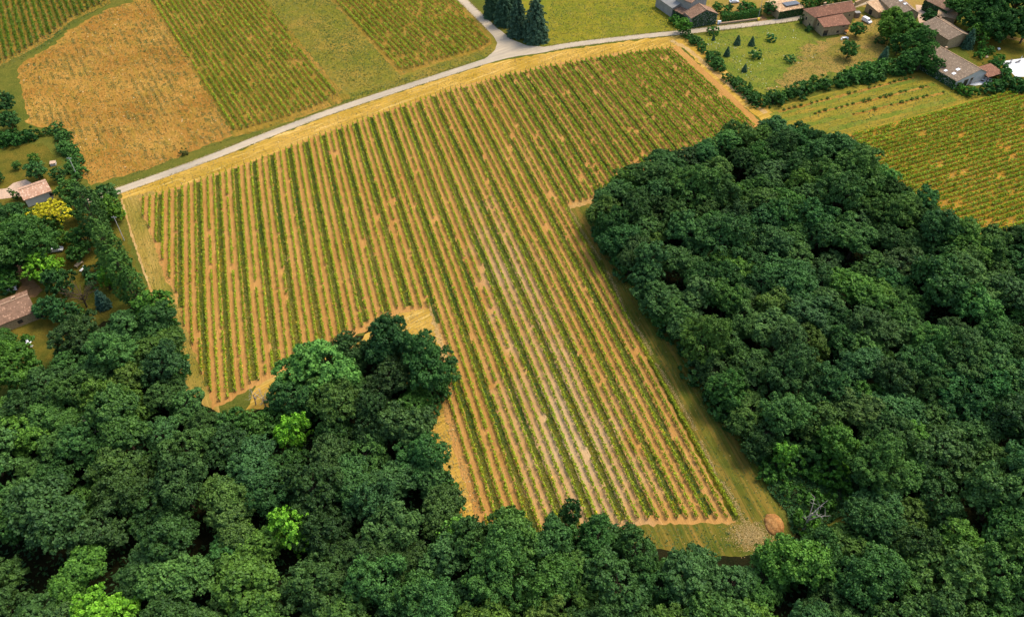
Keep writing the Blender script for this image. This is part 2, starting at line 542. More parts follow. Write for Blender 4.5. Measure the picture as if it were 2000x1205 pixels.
# the big central vineyard (outline of its soil)
MAIN_PX = [(272, 388), (357, 363), (425, 338), (490, 316), (550, 293), (625, 263), (687, 241), (750, 218), (812, 198), (875, 176), (937, 160),
           (987, 144), (1015, 140), (1082, 125), (1150, 113), (1210, 103), (1262, 97), (1325, 90), (1400, 158), (1474, 228), (1505, 258),
           (1340, 330), (1160, 396), (1112, 402), (1128, 440), (1212, 600), (1290, 747), (1372, 900), (1437, 1020), (1250, 1026), (1100, 1060), (960, 1080),
           (925, 1000), (890, 890), (862, 785), (858, 740), (868, 690), (843, 600), (780, 612), (600, 702), (415, 800), (408, 768),
           (385, 705), (362, 640), (335, 560), (322, 545), (300, 475), (290, 447), (280, 420)]
MAIN = PP(MAIN_PX)
# wide grass margins round it, then the soil on top
sheet('dry_verge', PP([(236, 378), (445, 302), (625, 232), (750, 190), (875, 150), (950, 126), (1000, 116), (1050, 107), (1125, 95), (1250, 78), (1332, 69),
                       (1345, 84), (1330, 96), (1262, 103), (1150, 119), (1015, 146), (937, 166), (812, 204), (687, 247), (550, 299), (425, 344), (340, 372), (262, 402), (240, 396)]), 0.006, M['dry'], amp=0.4)
sheet('field_edge', PP([(237, 390), (300, 372), (320, 420), (345, 540), (380, 640), (420, 760), (430, 810), (360, 770), (340, 690), (318, 602), (291, 557), (275, 512), (255, 450)]), 0.008, M['edge'], amp=0.3)
sheet('wood_edge_verge', PP([(1100, 398), (1180, 380), (1240, 470), (1300, 600), (1400, 790), (1480, 900), (1530, 990), (1505, 1040), (1500, 1075), (1380, 1090), (1230, 1060), (1200, 1020), (1400, 1010), (1350, 850), (1200, 570)]), 0.0065, M['verge'], amp=0.4)
sheet('notch_grass', PP([(760, 612), (846, 594), (905, 720), (930, 900), (950, 1020), (880, 1010), (830, 860), (780, 700), (640, 680), (540, 700), (505, 735), (480, 800), (560, 790)]), 0.007, M['dry'], amp=0.4)
sheet('hedge_side_grass', PP([(1325, 80), (1345, 72), (1400, 118), (1450, 172), (1500, 205), (1510, 225), (1490, 238), (1400, 165)]), 0.0075, M['dry'], amp=0.4)
def paint_light_spot(m, px, py, rx, ry, ang, col):
    """a bright spot of light painted into the soil colour, with an uneven outline"""
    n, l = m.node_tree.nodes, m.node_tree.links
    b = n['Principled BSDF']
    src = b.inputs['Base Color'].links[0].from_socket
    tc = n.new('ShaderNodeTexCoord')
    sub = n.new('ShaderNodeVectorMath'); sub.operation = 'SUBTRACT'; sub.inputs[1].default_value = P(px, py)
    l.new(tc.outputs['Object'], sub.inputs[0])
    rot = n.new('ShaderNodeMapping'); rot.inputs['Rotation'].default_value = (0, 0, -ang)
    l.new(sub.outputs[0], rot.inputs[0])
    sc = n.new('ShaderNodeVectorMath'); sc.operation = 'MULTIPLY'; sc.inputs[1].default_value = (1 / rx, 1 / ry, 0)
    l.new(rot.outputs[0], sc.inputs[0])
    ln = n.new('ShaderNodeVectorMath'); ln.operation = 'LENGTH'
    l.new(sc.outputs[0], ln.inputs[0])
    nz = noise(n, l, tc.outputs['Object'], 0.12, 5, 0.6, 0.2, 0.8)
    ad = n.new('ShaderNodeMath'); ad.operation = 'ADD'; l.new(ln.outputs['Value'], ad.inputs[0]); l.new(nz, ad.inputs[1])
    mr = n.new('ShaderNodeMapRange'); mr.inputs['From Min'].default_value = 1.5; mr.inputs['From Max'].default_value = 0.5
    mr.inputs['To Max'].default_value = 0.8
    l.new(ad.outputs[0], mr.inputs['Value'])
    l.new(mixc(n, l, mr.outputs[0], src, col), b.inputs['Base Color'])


paint_light_spot(M['soil'], 1120, 870, 42, 17, ROW_ANG, C(226, 194, 148))  # brighter light along the rows, painted as paler soil colour
paint_light_spot(M['soil'], 1000, 540, 42, 12, ROW_ANG, C(216, 176, 128))
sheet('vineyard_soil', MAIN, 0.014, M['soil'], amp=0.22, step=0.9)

sheet('fallow_field', PP([(33, 138), (48, 200), (58, 243), (82, 250), (122, 247), (137, 300), (160, 343), (178, 362), (210, 352), (300, 326), (372, 297), (455, 265),
                          (437, 232), (375, 137), (327, 62), (287, 0), (270, -24), (262, 4), (212, 17), (140, 57), (95, 95), (45, 122)]), 0.008, M['fallow'], amp=0.5)
sheet('weedy_vineyard_ground', PP([(262, -50), (287, 0), (327, 62), (375, 137), (437, 232), (458, 268), (540, 246), (610, 222), (684, 194), (650, 160), (587, 85), (517, 0), (480, -50)]), 0.006, M['old_soil'], amp=0.4)
sheet('far_vineyard_ground', PP([(-60, -50), (235, -50), (215, 8), (142, 40), (96, 78), (50, 104), (0, 130), (-60, 150)]), 0.006, M['old_soil'], amp=0.4)
sheet('rough_meadow', PP([(480, -50), (517, 0), (587, 85), (650, 160), (684, 194), (700, 196), (800, 160), (900, 128), (968, 104), (972, 86), (962, 66), (937, 45), (893, -3), (850, -50)]), 0.005, M['meadow'], amp=0.3)
sheet('corner_vineyard_ground', PP([(598, -50), (645, 0), (712, 72), (760, 125), (784, 148), (862, 122), (937, 101), (962, 86), (958, 72), (930, 45), (893, 0), (846, -50)]), 0.009, M['old_soil'], amp=0.4)
sheet('yellow_meadow', PP([(920, -40), (1000, 70), (1060, 90), (1120, 84), (1250, 66), (1335, 58), (1345, 30), (1290, 0), (1240, -40)]), 0.005, M['meadow2'], amp=0.3)
sheet('orchard_lawn', PP([(1345, 74), (1400, 64), (1480, 52), (1562, 42), (1600, 80), (1690, 60), (1780, 60), (1800, 130), (1640, 165), (1500, 200), (1470, 185), (1400, 118)]), 0.005, M['lawn'], amp=0.4)
sheet('yard', PP([(1568, 92), (1640, 72), (1680, 28), (1730, 40), (1745, 90), (1700, 122), (1640, 140), (1560, 168), (1500, 178), (1540, 140)]), 0.009, M['yard'], amp=1.8, step=1.6)
sheet('village_yard', PP([(1280, -40), (1345, 40), (1400, 48), (1500, 34), (1570, 26), (1680, 14), (1740, 24), (1800, 34), (1850, 20), (1900, -40)]), 0.005, M['yard'], amp=0.5)
sheet('mown_strip_field', PP([(1497, 216), (1600, 185), (1700, 162), (1790, 142), (1835, 150), (1872, 184), (1960, 176), (1975, 182), (1655, 264), (1620, 290), (1540, 270), (1500, 240)]), 0.007, M['strip_field'], amp=0.5)
sheet('cross_vineyard_ground', PP([(1640, 268), (1970, 178), (2060, 200), (2080, 450), (1900, 500), (1800, 440), (1690, 340)]), 0.01, M['cross_soil'], amp=0.4)
sheet('side_lawn', PP([(1880, 90), (1920, 68), (2060, 70), (2080, 190), (1960, 178), (1930, 160), (1900, 120)]), 0.006, M['garden'], amp=0.4)
sheet('garden_ground', PP([(-60, 290), (85, 280), (130, 330), (200, 400), (250, 470), (290, 580), (180, 640), (100, 700), (-60, 760)]), 0.005, M['garden'], amp=0.5)
sheet('dirt_drive', PP([(28, 520), (50, 512), (62, 545), (84, 566), (70, 580), (20, 590), (40, 560)], 0), 0.012, M['drive'], amp=0.25, step=1)
sheet('terrace_paving', PP([(-20, 372), (14, 368), (26, 358), (50, 351), (61, 357), (64, 366), (40, 384), (-20, 392)]), 0.016, M['paving'], amp=0.05, step=1)
sheet('courtyard_paving', PP([(1788, 10), (1811, 12), (1806, 32), (1815, 62), (1800, 70), (1792, 32)]), 0.016, M['paving'], amp=0.1, step=1)

# tracks
ribbon('farm_track', resample(smooth_line(PP([(1311, 79), (1322, 85), (1345, 98), (1378, 126), (1428, 170), (1470, 203), (1500, 224)])), 1.2), 2.0, 0.018, M['track'], jitter=0.25)
ribbon('worn_path', resample(smooth_line(PP([(237, 388), (246, 420), (255, 450), (275, 512), (291, 557), (317, 620), (337, 685), (357, 747)])), 1.0), 0.55, 0.018, M['track'], jitter=0.12)
ribbon('sandy_headland', resample(smooth_line(PP([(1105, 406), (1122, 401), (1140, 396), (1170, 390)])), 0.8), 2.4, 0.02, M['track'], jitter=0.5)
ribbon('notch_path', resample(smooth_line(PP([(843, 598), (852, 640), (866, 685), (872, 740)])), 0.8), 1.3, 0.02, M['track'], jitter=0.35)
for q, off in enumerate((-0.8, 0.8)):
    ln = smooth_line(PP([(1935, 68), (1962, 72), (2000, 80), (2060, 94)]))
    ribbon('wheel_track', resample(ln + np.array([off * 0.3, off]), 1.5), 0.8, 0.016, M['drive'], jitter=0.06)

ribbon('edge_grass_strip', resample(smooth_line(PP([(1124, 424), (1146, 462), (1216, 598), (1293, 745), (1376, 900), (1440, 1018)])), 1.0), 1.5, 0.020, M['grass_strip'], jitter=0.2)
# mown bands of the strip field: greener swaths and tan planting lines
for j, (a, b) in enumerate((((1505, 226), (1800, 152)), ((1530, 236), (1830, 164)), ((1570, 246), (1850, 178)), ((1620, 254), (1870, 192)))):
    ribbon('mown_swath', resample(PP([a, b]), 1.5), 2.4, 0.014, M['lawn'], jitter=0.25, seed=70 + j)
for j, (a, b) in enumerate((((1520, 219), (1790, 151)), ((1590, 223), (1815, 169)), ((1665, 225), (1845, 181)))):
    ribbon('planting_line', resample(PP([a, b]), 1.2), 1.1, 0.018, M['fallow'], jitter=0.22, seed=80 + j)
# the lane and its junction
LANE = smooth_line(PP([(150, 400), (228, 374), (330, 338), (430, 301), (500, 273), (625, 226), (750, 184), (875, 144), (950, 120), (1000, 107), (1060, 98), (1125, 87),
                       (1250, 72), (1332, 64), (1400, 56), (1487, 46), (1560, 36), (1620, 24), (1680, 8), (1740, -12)]), 8)
ribbon('lane', LANE, np.interp(np.arange(len(LANE)), [0, 60, 76, 92, 152], [3.5, 3.6, 4.4, 3.7, 3.4]), 0.030, M['road'], jitter=0.04)
ribbon('side_lane', smooth_line(PP([(860, -45), (903, 0), (948, 44), (975, 72), (986, 90), (984, 106)]), 8), 4.2, 0.026, M['road'], jitter=0.04)
sheet('lane_junction', PP([(960, 64), (975, 58), (1000, 78), (1030, 90), (1080, 93), (1110, 90), (1100, 95), (1010, 106), (930, 126), (952, 112), (967, 98), (971, 84)]), 0.034, M['road'], amp=0.05, step=1)
ribbon('house_drive', smooth_line(PP([(1486, 45), (1489, 38), (1478, 29), (1462, 20), (1450, 5)]), 6), 4.0, 0.020, M['drive'], jitter=0.1)

# ------------------------------------------------------------------ vineyards
post_bm = bmesh.new()
bmesh.ops.create_cone(post_bm, cap_ends=True, segments=7, radius1=0.07, radius2=0.06, depth=1.7, matrix=Matrix.Translation((0, 0, 0.85)))
POST = bpy.data.meshes.new('post'); post_bm.to_mesh(POST); post_bm.free(); POST.materials.append(M['wood'])


def ordinal(n):
    return f"{n}{'th' if 10 <= n % 100 <= 20 else {1: 'st', 2: 'nd', 3: 'rd'}.get(n % 10, 'th')}"


def vine_row(line, label, group, rng, dens=15, gap=0.02, h=1.15, w=0.14, size=0.20, weak=None, tint=(1, 1, 1)):
    """one trellised row along a ground line: leaf mass with missing plants, an end post at either end"""
    line = np.asarray(line)
    seg = np.linalg.norm(np.diff(line, axis=0), axis=1)
    d = np.r_[0, np.cumsum(seg)]
    L = d[-1]
    if L < 3: return None
    n = int(L * dens)
    s = rng.random(n) * L
    # plants one metre apart, each with its own vigour; some missing
    npl = int(L) + 2
    vig = 0.75 + 0.35 * rng.random(npl)
    k = 0
    while k < npl:
        if rng.random() < gap:
            g = int(rng.integers(1, 4)); vig[k:k + g] = 0; k += g
        k += 1
    if weak is not None:
        pp = np.stack([np.interp(np.arange(npl), d, line[:, 0]), np.interp(np.arange(npl), d, line[:, 1])], 1)
        vig *= (rng.random(npl) > weak(pp))
    vg = vig[np.minimum(s.astype(int), npl - 1)]
    keep = rng.random(n) < vg * 1.1
    s, vg = s[keep], vg[keep]
    n = len(s)
    if n < 12: return None
    x = np.interp(s, d, line[:, 0]); y = np.interp(s, d, line[:, 1])
    t = np.stack([np.gradient(line[:, 0]), np.gradient(line[:, 1])], 1); t /= np.linalg.norm(t, axis=1, keepdims=True)
    tx = np.interp(s, d, t[:, 0]); ty = np.interp(s, d, t[:, 1])
    off = rng.normal(size=n) * w * (0.7 + 0.5 * vg)
    zz = 0.3 + (h * vg - 0.3) * rng.random(n) ** 0.75 + rng.normal(size=n) * 0.06
    cen = np.stack([x - ty * off, y + tx * off, np.maximum(zz, 0.15)], 1)
    nor = rng.normal(size=(n, 3)) * 0.7
    nor[:, 0] += -ty * np.sign(off) * 0.6; nor[:, 1] += tx * np.sign(off) * 0.6
    nor[:, 2] += 0.9
    V = leaf_quads(cen, nor, size * (0.6 + 0.8 * rng.random(n)), rng, 0.85)
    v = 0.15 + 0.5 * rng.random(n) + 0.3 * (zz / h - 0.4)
    v[rng.random(n) < 0.03] = 1.0
    V[:, :2] -= line[0]
    root = empty('vine_row', (line[0][0], line[0][1], 0))
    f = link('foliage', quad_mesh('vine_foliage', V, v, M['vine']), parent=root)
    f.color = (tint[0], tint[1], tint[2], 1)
    for e in (line[0], line[-1]):
        p = link('end_post', POST, parent=root)
        p.location = (e[0] - line[0][0], e[1] - line[0][1], 0)
    tag(root, label, 'vine row', group)
    return root


# control lines traced along the grass strips of the central vineyard: strip number -> (y, x) in the photograph
CTRL = {
    -1: [(360, 276), (535, 270), (800, 262)],
    0: [(360, 313.5), (535, 311.5), (800, 308)],
    2: [(350, 387.5), (385, 388.5), (535, 393), (600, 395), (755, 404), (810, 407)],
    6: [(290, 529), (305, 531), (385, 540.5), (535, 562), (810, 601)],
    10: [(240, 660), (305, 675.8), (385, 696.8), (535, 735), (810, 806)],
    12: [(215, 719), (260, 733), (305, 748), (385, 775), (535, 825), (575, 838), (725, 886), (795, 909), (945, 957), (1100, 1007)],
    14: [(180, 776), (205, 785), (295, 820), (385, 852.6), (535, 911), (575, 926), (725, 985), (795, 1012.7), (945, 1070.5), (1100, 1130)],
    16: [(155, 832), (205, 852), (295, 895), (385, 935), (535, 1002), (575, 1019), (725, 1087), (795, 1118), (945, 1185.5), (1100, 1256)],
    18: [(140, 888), (205, 923), (295, 970), (385, 1015), (535, 1093), (575, 1113), (795, 1222), (945, 1298), (1100, 1376)],
    20: [(125, 945), (205, 993), (295, 1046), (385, 1096), (535, 1181), (795, 1328), (945, 1411), (1100, 1497)],
    22: [(115, 1002), (230, 1081), (295, 1122), (370, 1168), (450, 1217), (1100, 1600)],
    27: [(95, 1152), (200, 1243), (300, 1326), (400, 1405), (1100, 1960)],
    33: [(80, 1306), (92, 1318), (160, 1393), (227, 1466), (300, 1545), (400, 1652), (1100, 2400)],
}
CK = sorted(CTRL)
YS = np.arange(78, 1100, 6.0)
CX_TAB = []
for k in CK:
    yy, xx = zip(*CTRL[k])
    x = np.interp(YS, yy, xx)
    lo, hi = YS < yy[0], YS > yy[-1]
    x[lo] = xx[0] + (YS[lo] - yy[0]) * (xx[1] - xx[0]) / (yy[1] - yy[0])
    x[hi] = xx[-1] + (YS[hi] - yy[-1]) * (xx[-1] - xx[-2]) / (yy[-1] - yy[-2])
    ker = np.ones(9) / 9
    pad = np.r_[x[0] + (np.arange(-4, 0)) * (x[1] - x[0]), x, x[-1] + np.arange(1, 5) * (x[-1] - x[-2])]
    CX_TAB.append(np.convolve(pad, ker, 'valid'))
CX_TAB = np.array(CX_TAB)
MAIN_ROWS_CLIP = PP([(272, 390), (357, 365), (425, 340), (490, 318), (550, 295), (625, 265), (687, 243), (750, 220), (812, 200), (875, 178), (937, 163),
                     (987, 147), (1015, 143), (1082, 128), (1150, 116), (1210, 106), (1262, 100), (1328, 92), (1402, 158), (1474, 228), (1505, 250),
                     (1340, 322), (1160, 389), (1110, 400), (1130, 440), (1217, 600), (1296, 747), (1379, 900), (1441, 1016), (1250, 1020), (1100, 1050), (965, 1070),
                     (935, 1000), (900, 890), (872, 785), (874, 740), (884, 715), (846, 602), (780, 606), (600, 692), (415, 797), (420, 775),
                     (398, 755), (388, 690), (370, 665), (358, 630), (340, 550), (326, 545), (326, 512), (314, 510), (312, 475), (301, 474), (299, 447), (284, 446), (277, 410)])


def strip_line(s):
    """ground line at strip coordinate s (integers: middle of a grass strip)"""
    j = min(max(np.searchsorted(CK, s) - 1, 0), len(CK) - 2)
    f = (s - CK[j]) / (CK[j + 1] - CK[j])
    x = CX_TAB[j] * (1 - f) + CX_TAB[j + 1] * f
    return resample(PP(list(zip(x, YS))), 1.0)


def runs(line, poly, minlen=4):
    ok = inside(poly, line)
    out, st = [], None
    for i, o in enumerate(ok):
        if o and st is None: st = i
        if (not o or i == len(ok) - 1) and st is not None:
            if i - st >= minlen: out.append(line[st:i])
            st = None
    return out


light_spot_c = np.array(P(1140, 880)[:2])
strip_pts = []
far_c = np.array(P(1380, 170)[:2])


def weak_main(p):
    q = np.linalg.norm(p - far_c, axis=1)
    return 0.01 + 0.10 * np.clip(1 - q / 60, 0, 1)


n_row = 0
for r in range(-2, 99):
    s = (r - 0.5) / 3.0
    for k, ln in enumerate(sorted(runs(strip_line(s), MAIN_ROWS_CLIP), key=len, reverse=True)[:2]):
        if k == 0: n_row += 1
        t = 0.9 + 0.2 * RNG.random()
        part = '' if k == 0 else 'short stretch of the '
        vine_row(ln, f"{part}{ordinal(n_row)} central-vineyard vine row, counting from the poplar garden",
                 'vine rows of the central vineyard', RNG, dens=24 if r < 62 else 28, gap=0.006 + 0.008 * RNG.random(), weak=weak_main,
                 h=1.15 if r < 62 else 1.22, w=0.14 if r < 62 else 0.17, size=0.20 if r < 62 else 0.22,
                 tint=(t if r < 62 else t * 0.85, t * (0.98 + 0.05 * RNG.random()) * (1 if r < 62 else 0.95), t))
for s in range(0, 33):
    for ln in runs(strip_line(float(s)), MAIN_ROWS_CLIP, 6):
        ln = resample(ln, 1.0)
        ww = 1.15 + 0.25 * RNG.random()
        ribbon('grass_strip', ln, ww + 0.18 * np.sin(np.arange(len(ln)) * 0.11 + s), 0.022, M['grass_strip'], jitter=0.13, seed=s)
        L = len(ln)
        n = int(L * 22)
        i = RNG.random(n) * (L - 1.01)
        a = ln[i.astype(int)]; b = ln[i.astype(int) + 1]
        p = a + (b - a) * (i % 1)[:, None]
        tt = (b - a); tt /= np.linalg.norm(tt, axis=1, keepdims=True)
        o = RNG.normal(size=n) * 0.42
        p = p + np.stack([-tt[:, 1], tt[:, 0]], 1) * o[:, None]
        strip_pts.append(p)
    if s > 20:   # weedy far corner: grass creeps into the bare middles as well
        for ds in (0.33, 0.66):
            for ln in runs(strip_line(s + ds), MAIN_ROWS_CLIP, 6):
                n = int(len(ln) * 2)
                p = ln[RNG.integers(0, len(ln), n)] + RNG.normal(size=(n, 2)) * 0.45
                strip_pts.append(p)
sp = np.vstack(strip_pts)
vv = 0.45 + 0.28 * patch_noise(sp, 0.10, np.random.default_rng(3)) + 0.2 * RNG.random(len(sp))
sel = RNG.random(len(sp)) < 0.035
vv = np.clip(vv, 0, 0.92); vv[sel] = 1
tufts('row_grass', 'green and yellowed grass in strips between the vine rows', 'grass', sp, 0.17, M['tuft'], RNG, 0.02, 0.8, vv, 0.16)


def field_rows(clip_px, vp, anchor, n0, n1, spacing, name, group, **kw):
    """parallel rows of the old vineyards: heading of the vanishing point vp, through the anchor"""
    clip = PP(clip_px)
    a = np.array(P(*anchor)[:2])
    b = np.array(P(vp[0], -900)[:2]) if vp[1] is None else np.array(P(*vp)[:2])
    d = (b - a) / np.linalg.norm(b - a)
    nrm = np.array([d[1], -d[0]])
    cnt = 0
    for i in range(n0, n1):
        o = a + nrm * spacing * i
        ln = o + np.outer(np.arange(-160, 200, 1.0), d)
        rs = runs(ln, clip, 5)
        if not rs: continue
        cnt += 1
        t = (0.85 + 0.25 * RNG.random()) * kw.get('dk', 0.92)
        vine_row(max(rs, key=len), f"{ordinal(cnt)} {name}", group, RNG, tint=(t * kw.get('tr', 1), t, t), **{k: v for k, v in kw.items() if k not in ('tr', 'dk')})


field_rows([(270, -34), (290, 0), (330, 62), (378, 137), (438, 225), (456, 258), (540, 236), (610, 212), (672, 186), (642, 155), (582, 85), (514, 0), (490, -34)],
           (452, 265), (287, 0), -26, 26, 2.15, 'vine row of the weedy vineyard, counting from the fallow field', 'vine rows of the weedy vineyard', dens=17, gap=0.05, size=0.22, h=1.3, w=0.19, tr=0.86)
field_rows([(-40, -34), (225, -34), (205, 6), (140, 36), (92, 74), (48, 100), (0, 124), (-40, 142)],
           (52, 97), (25, 0), -30, 40, 2.5, 'vine row of the dark green vineyard above the fallow field', 'vine rows above the fallow field', dens=22, gap=0.02, size=0.26, h=1.4, w=0.26, tr=0.75, dk=0.5)
field_rows([(612, -34), (650, 0), (717, 72), (764, 122), (790, 140), (862, 117), (934, 97), (956, 84), (953, 72), (926, 46), (890, 0), (858, -34)],
           (782, 147), (645, 0), -30, 40, 2.2, 'vine row of the corner vineyard, counting from the rough meadow', 'vine rows of the corner vineyard', dens=18, gap=0.05, size=0.22, h=1.35, w=0.20, tr=0.86)
field_rows([(1656, 264), (1968, 180), (2040, 200), (2050, 450), (1900, 490), (1800, 430), (1700, 340)],
           (1970, 177), (1655, 262), -4, 40, 2.05, 'vine row of the cross-row vineyard, counting from the mown strip field', 'vine rows of the cross-row vineyard', dens=24, gap=0.02, size=0.24, h=1.35, w=0.22, tr=0.84)

# weeds and grass over the other fields (uncountable)
def weeds(name, label, px, dens, size, mat, z0=0.01, up=0.8, cat='grass', streak=None, zr=0.12, pn=0.22):
    poly = PP(px)
    n = int(area(poly) * dens)
    p = scatter(poly, n, RNG)
    v = 0.45 + pn * patch_noise(p, 0.16, RNG) + 0.25 * (RNG.random(n) - 0.5)
    v = np.clip(v, 0, 0.9); v[RNG.random(n) < 0.03] = 1
    return tufts(name, label, cat, p, size, mat, RNG, z0, up, v, zr)


weeds('fallow_weeds', 'dry and green weeds across the tan fallow field', [(35, 138), (50, 200), (60, 243), (124, 248), (140, 300), (178, 360), (300, 324), (452, 263), (375, 137), (285, 0), (212, 17), (95, 95)], 1.4, 0.26, M['weed'])
fpoly = PP([(35, 138), (50, 200), (60, 243), (124, 248), (140, 300), (178, 360), (300, 324), (452, 263), (375, 137), (285, 0), (212, 17), (95, 95)])
fd = np.array([math.cos(OLD_ANG), math.sin(OLD_ANG)]); fnn = np.array([-fd[1], fd[0]])
fq = scatter(fpoly, 60000, RNG)
fu, fw = fq @ fd, fq @ fnn
fw = np.round(fw / 2.3) * 2.3 + RNG.normal(size=len(fw)) * 0.4
fq = np.outer(fu, fd) + np.outer(fw, fnn)
fk = inside(fpoly, fq) & (patch_noise(fq, 0.8, RNG) + 0.7 * patch_noise(fq, 0.12, RNG) > 0.25)
tufts('fallow_row_weeds', 'green weeds tracing old rows in the fallow field', 'weeds', fq[fk], 0.15, M['weed'], RNG, 0.01, 0.8, 0.05 + 0.5 * RNG.random(int(fk.sum())), 0.08)
weeds('meadow_grass', 'rough green and ochre meadow grass beside the lane', [(517, 0), (587, 85), (650, 160), (690, 190), (800, 158), (784, 150), (712, 72), (645, 0)], 3.0, 0.25, M['tuft'], pn=0.4)
weeds('weedy_row_grass', 'weedy grass between old vine rows', [(287, 0), (452, 262), (678, 190), (517, 0)], 2.0, 0.22, M['tuft'])
weeds('corner_row_grass', 'grass between the corner vineyard rows', [(645, 0), (784, 146), (960, 85), (893, 0)], 2.0, 0.22, M['tuft'])
weeds('far_row_grass', 'dark grass between rows above the fallow field', [(-20, -10), (235, -10), (215, 8), (142, 48), (96, 88), (50, 114), (-20, 146)], 3.0, 0.26, M['tuft'])
weeds('pasture_grass', 'yellow green pasture grass behind the lane', [(1080, -8), (1060, 90), (1120, 84), (1320, 60), (1290, 0), (1270, -8)], 2.2, 0.24, M['tuft'])
weeds('lane_verge_grass', 'green grass along the fallow field side of the lane', [(205, 362), (300, 328), (372, 299), (500, 258), (610, 218), (700, 192), (800, 160), (900, 128), (966, 104), (960, 92), (862, 124), (700, 184), (455, 270), (300, 322)], 4.0, 0.22, M['tuft'])
weeds('dry_verge_grass', 'straw coloured cut grass between lane and central vineyard', [(240, 382), (445, 306), (625, 236), (875, 154), (1000, 119), (1125, 98), (1320, 76), (1322, 88), (1262, 96), (1082, 124), (937, 160), (812, 198), (625, 263), (425, 338), (262, 394)], 2.6, 0.2, M['tuft_dry'], zr=0.05)
weeds('edge_grass', 'grass on the field edge beside the poplars', [(245, 398), (275, 390), (300, 470), (335, 560), (365, 650), (405, 765), (360, 755), (318, 605), (275, 515)], 2.5, 0.18, M['tuft'], zr=0.05)
weeds('wood_verge_grass', 'grass verge between vineyard and wood', [(1120, 408), (1165, 410), (1240, 560), (1400, 800), (1480, 905), (1530, 990), (1490, 1030), (1440, 1010), (1370, 885), (1290, 740), (1215, 600)], 2.2, 0.18, M['tuft'], zr=0.05)
weeds('foot_verge_grass', 'grass strip along the foot of the vineyard', [(1240, 1030), (1440, 1028), (1480, 1060), (1380, 1085), (1250, 1060)], 3.0, 0.2, M['tuft'], zr=0.06)
weeds('lawn_grass', 'green lawn grass with seed heads in the orchard', [(1350, 74), (1480, 54), (1560, 46), (1600, 84), (1740, 90), (1700, 140), (1500, 195), (1400, 118)], 1.6, 0.22, M['tuft'], zr=0.05)
weeds('yard_grass', 'worn mixed grass of the farm yard', [(1490, 180), (1540, 130), (1560, 84), (1640, 66), (1690, 24), (1760, 40), (1760, 120), (1640, 150), (1540, 185)], 2.6, 0.2, M['tuft'], zr=0.05)
weeds('strip_field_grass', 'mown grass bands of the strip field', [(1500, 216), (1790, 143), (1870, 184), (1960, 178), (1655, 262), (1560, 262)], 1.6, 0.22, M['tuft'], zr=0.06)
weeds('cross_row_grass', 'yellowed grass between the cross-row vines', [(1656, 266), (1968, 182), (2020, 200), (2020, 450), (1900, 470), (1700, 340)], 2.0, 0.2, M['tuft_dry'], zr=0.08)
weeds('notch_dry_grass', 'dry pale grass on the headland beside the tree spur', [(770, 612), (845, 598), (872, 690), (895, 850), (940, 1000), (900, 1000), (850, 840), (810, 660)], 4, 0.2, M['tuft_dry'], zr=0.05)


for nm_, ln_, wd_ in (('lane_edge_grass', LANE, 1.9), ('side_lane_edge_grass', smooth_line(PP([(860, -45), (903, 0), (948, 44), (970, 66)]), 8), 2.15)):
    ln_ = resample(ln_, 0.5)
    tg_ = unit(np.gradient(ln_, axis=0)); nr_ = np.stack([-tg_[:, 1], tg_[:, 0]], 1)
    ii = RNG.integers(0, len(ln_), len(ln_) * 9)
    off_ = np.where(RNG.random(len(ii)) < 0.5, 1, -1) * (wd_ + 0.28 * RNG.normal(size=len(ii)) + 0.2 * np.sin(ii * 0.07))
    pe = ln_[ii] + nr_[ii] * off_[:, None]
    pe = pe[np.linalg.norm(pe - np.array(P(990, 92)[:2]), axis=1) > 17]
    tufts(nm_, 'ragged dry grass creeping over the lane edges' if wd_ < 2 else 'ragged grass along the side lane edges', 'grass', pe, 0.18, M['tuft_dry'], RNG, 0.03, 0.9, None, 0.08)


# raked straw line along the wood side, pale straw patch in the corner
def straw_line(px, n_m, wid, name, label):
    ln = resample(smooth_line(PP(px)), 0.5)
    n = int(len(ln) * 0.5 * n_m)
    p = ln[RNG.integers(0, len(ln), n)] + RNG.normal(size=(n, 2)) * wid
    keep = patch_noise(p, 0.5, RNG) > -0.9
    tufts(name, label, 'straw', p[keep], 0.11, M['straw_leaf'], RNG, 0.03, 1.6, None, 0.06)


straw_line([(1112, 410), (1122, 425), (1145, 465), (1180, 520), (1207, 575), (1222, 615), (1250, 650), (1277, 700), (1312, 760), (1350, 825), (1382, 892), (1405, 933), (1430, 971), (1455, 1022)], 40, 0.30, 'straw_windrow', 'thin line of raked straw between vineyard and wood verge')
pp_ = np.array(P(1468, 1046)[:2]) + RNG.normal(size=(3200, 2)) * np.array([2.1, 1.6])
tufts('straw_litter', 'pale scattered straw in the lower field corner', 'straw', pp_, 0.11, M['straw_leaf'], RNG, 0.03, 1.5, None, 0.06)
fp = scatter(PP([(1360, 80), (1470, 62), (1560, 60), (1600, 100), (1560, 165), (1500, 180), (1440, 140)]), 260, RNG)
fp = fp[patch_noise(fp, 0.2, RNG) > 0.1]
tufts('flower_heads', 'white flower heads dotted over the orchard lawn', 'flowers', fp, 0.2, M['flower'], RNG, 0.3, 2.0, None, 0.1)


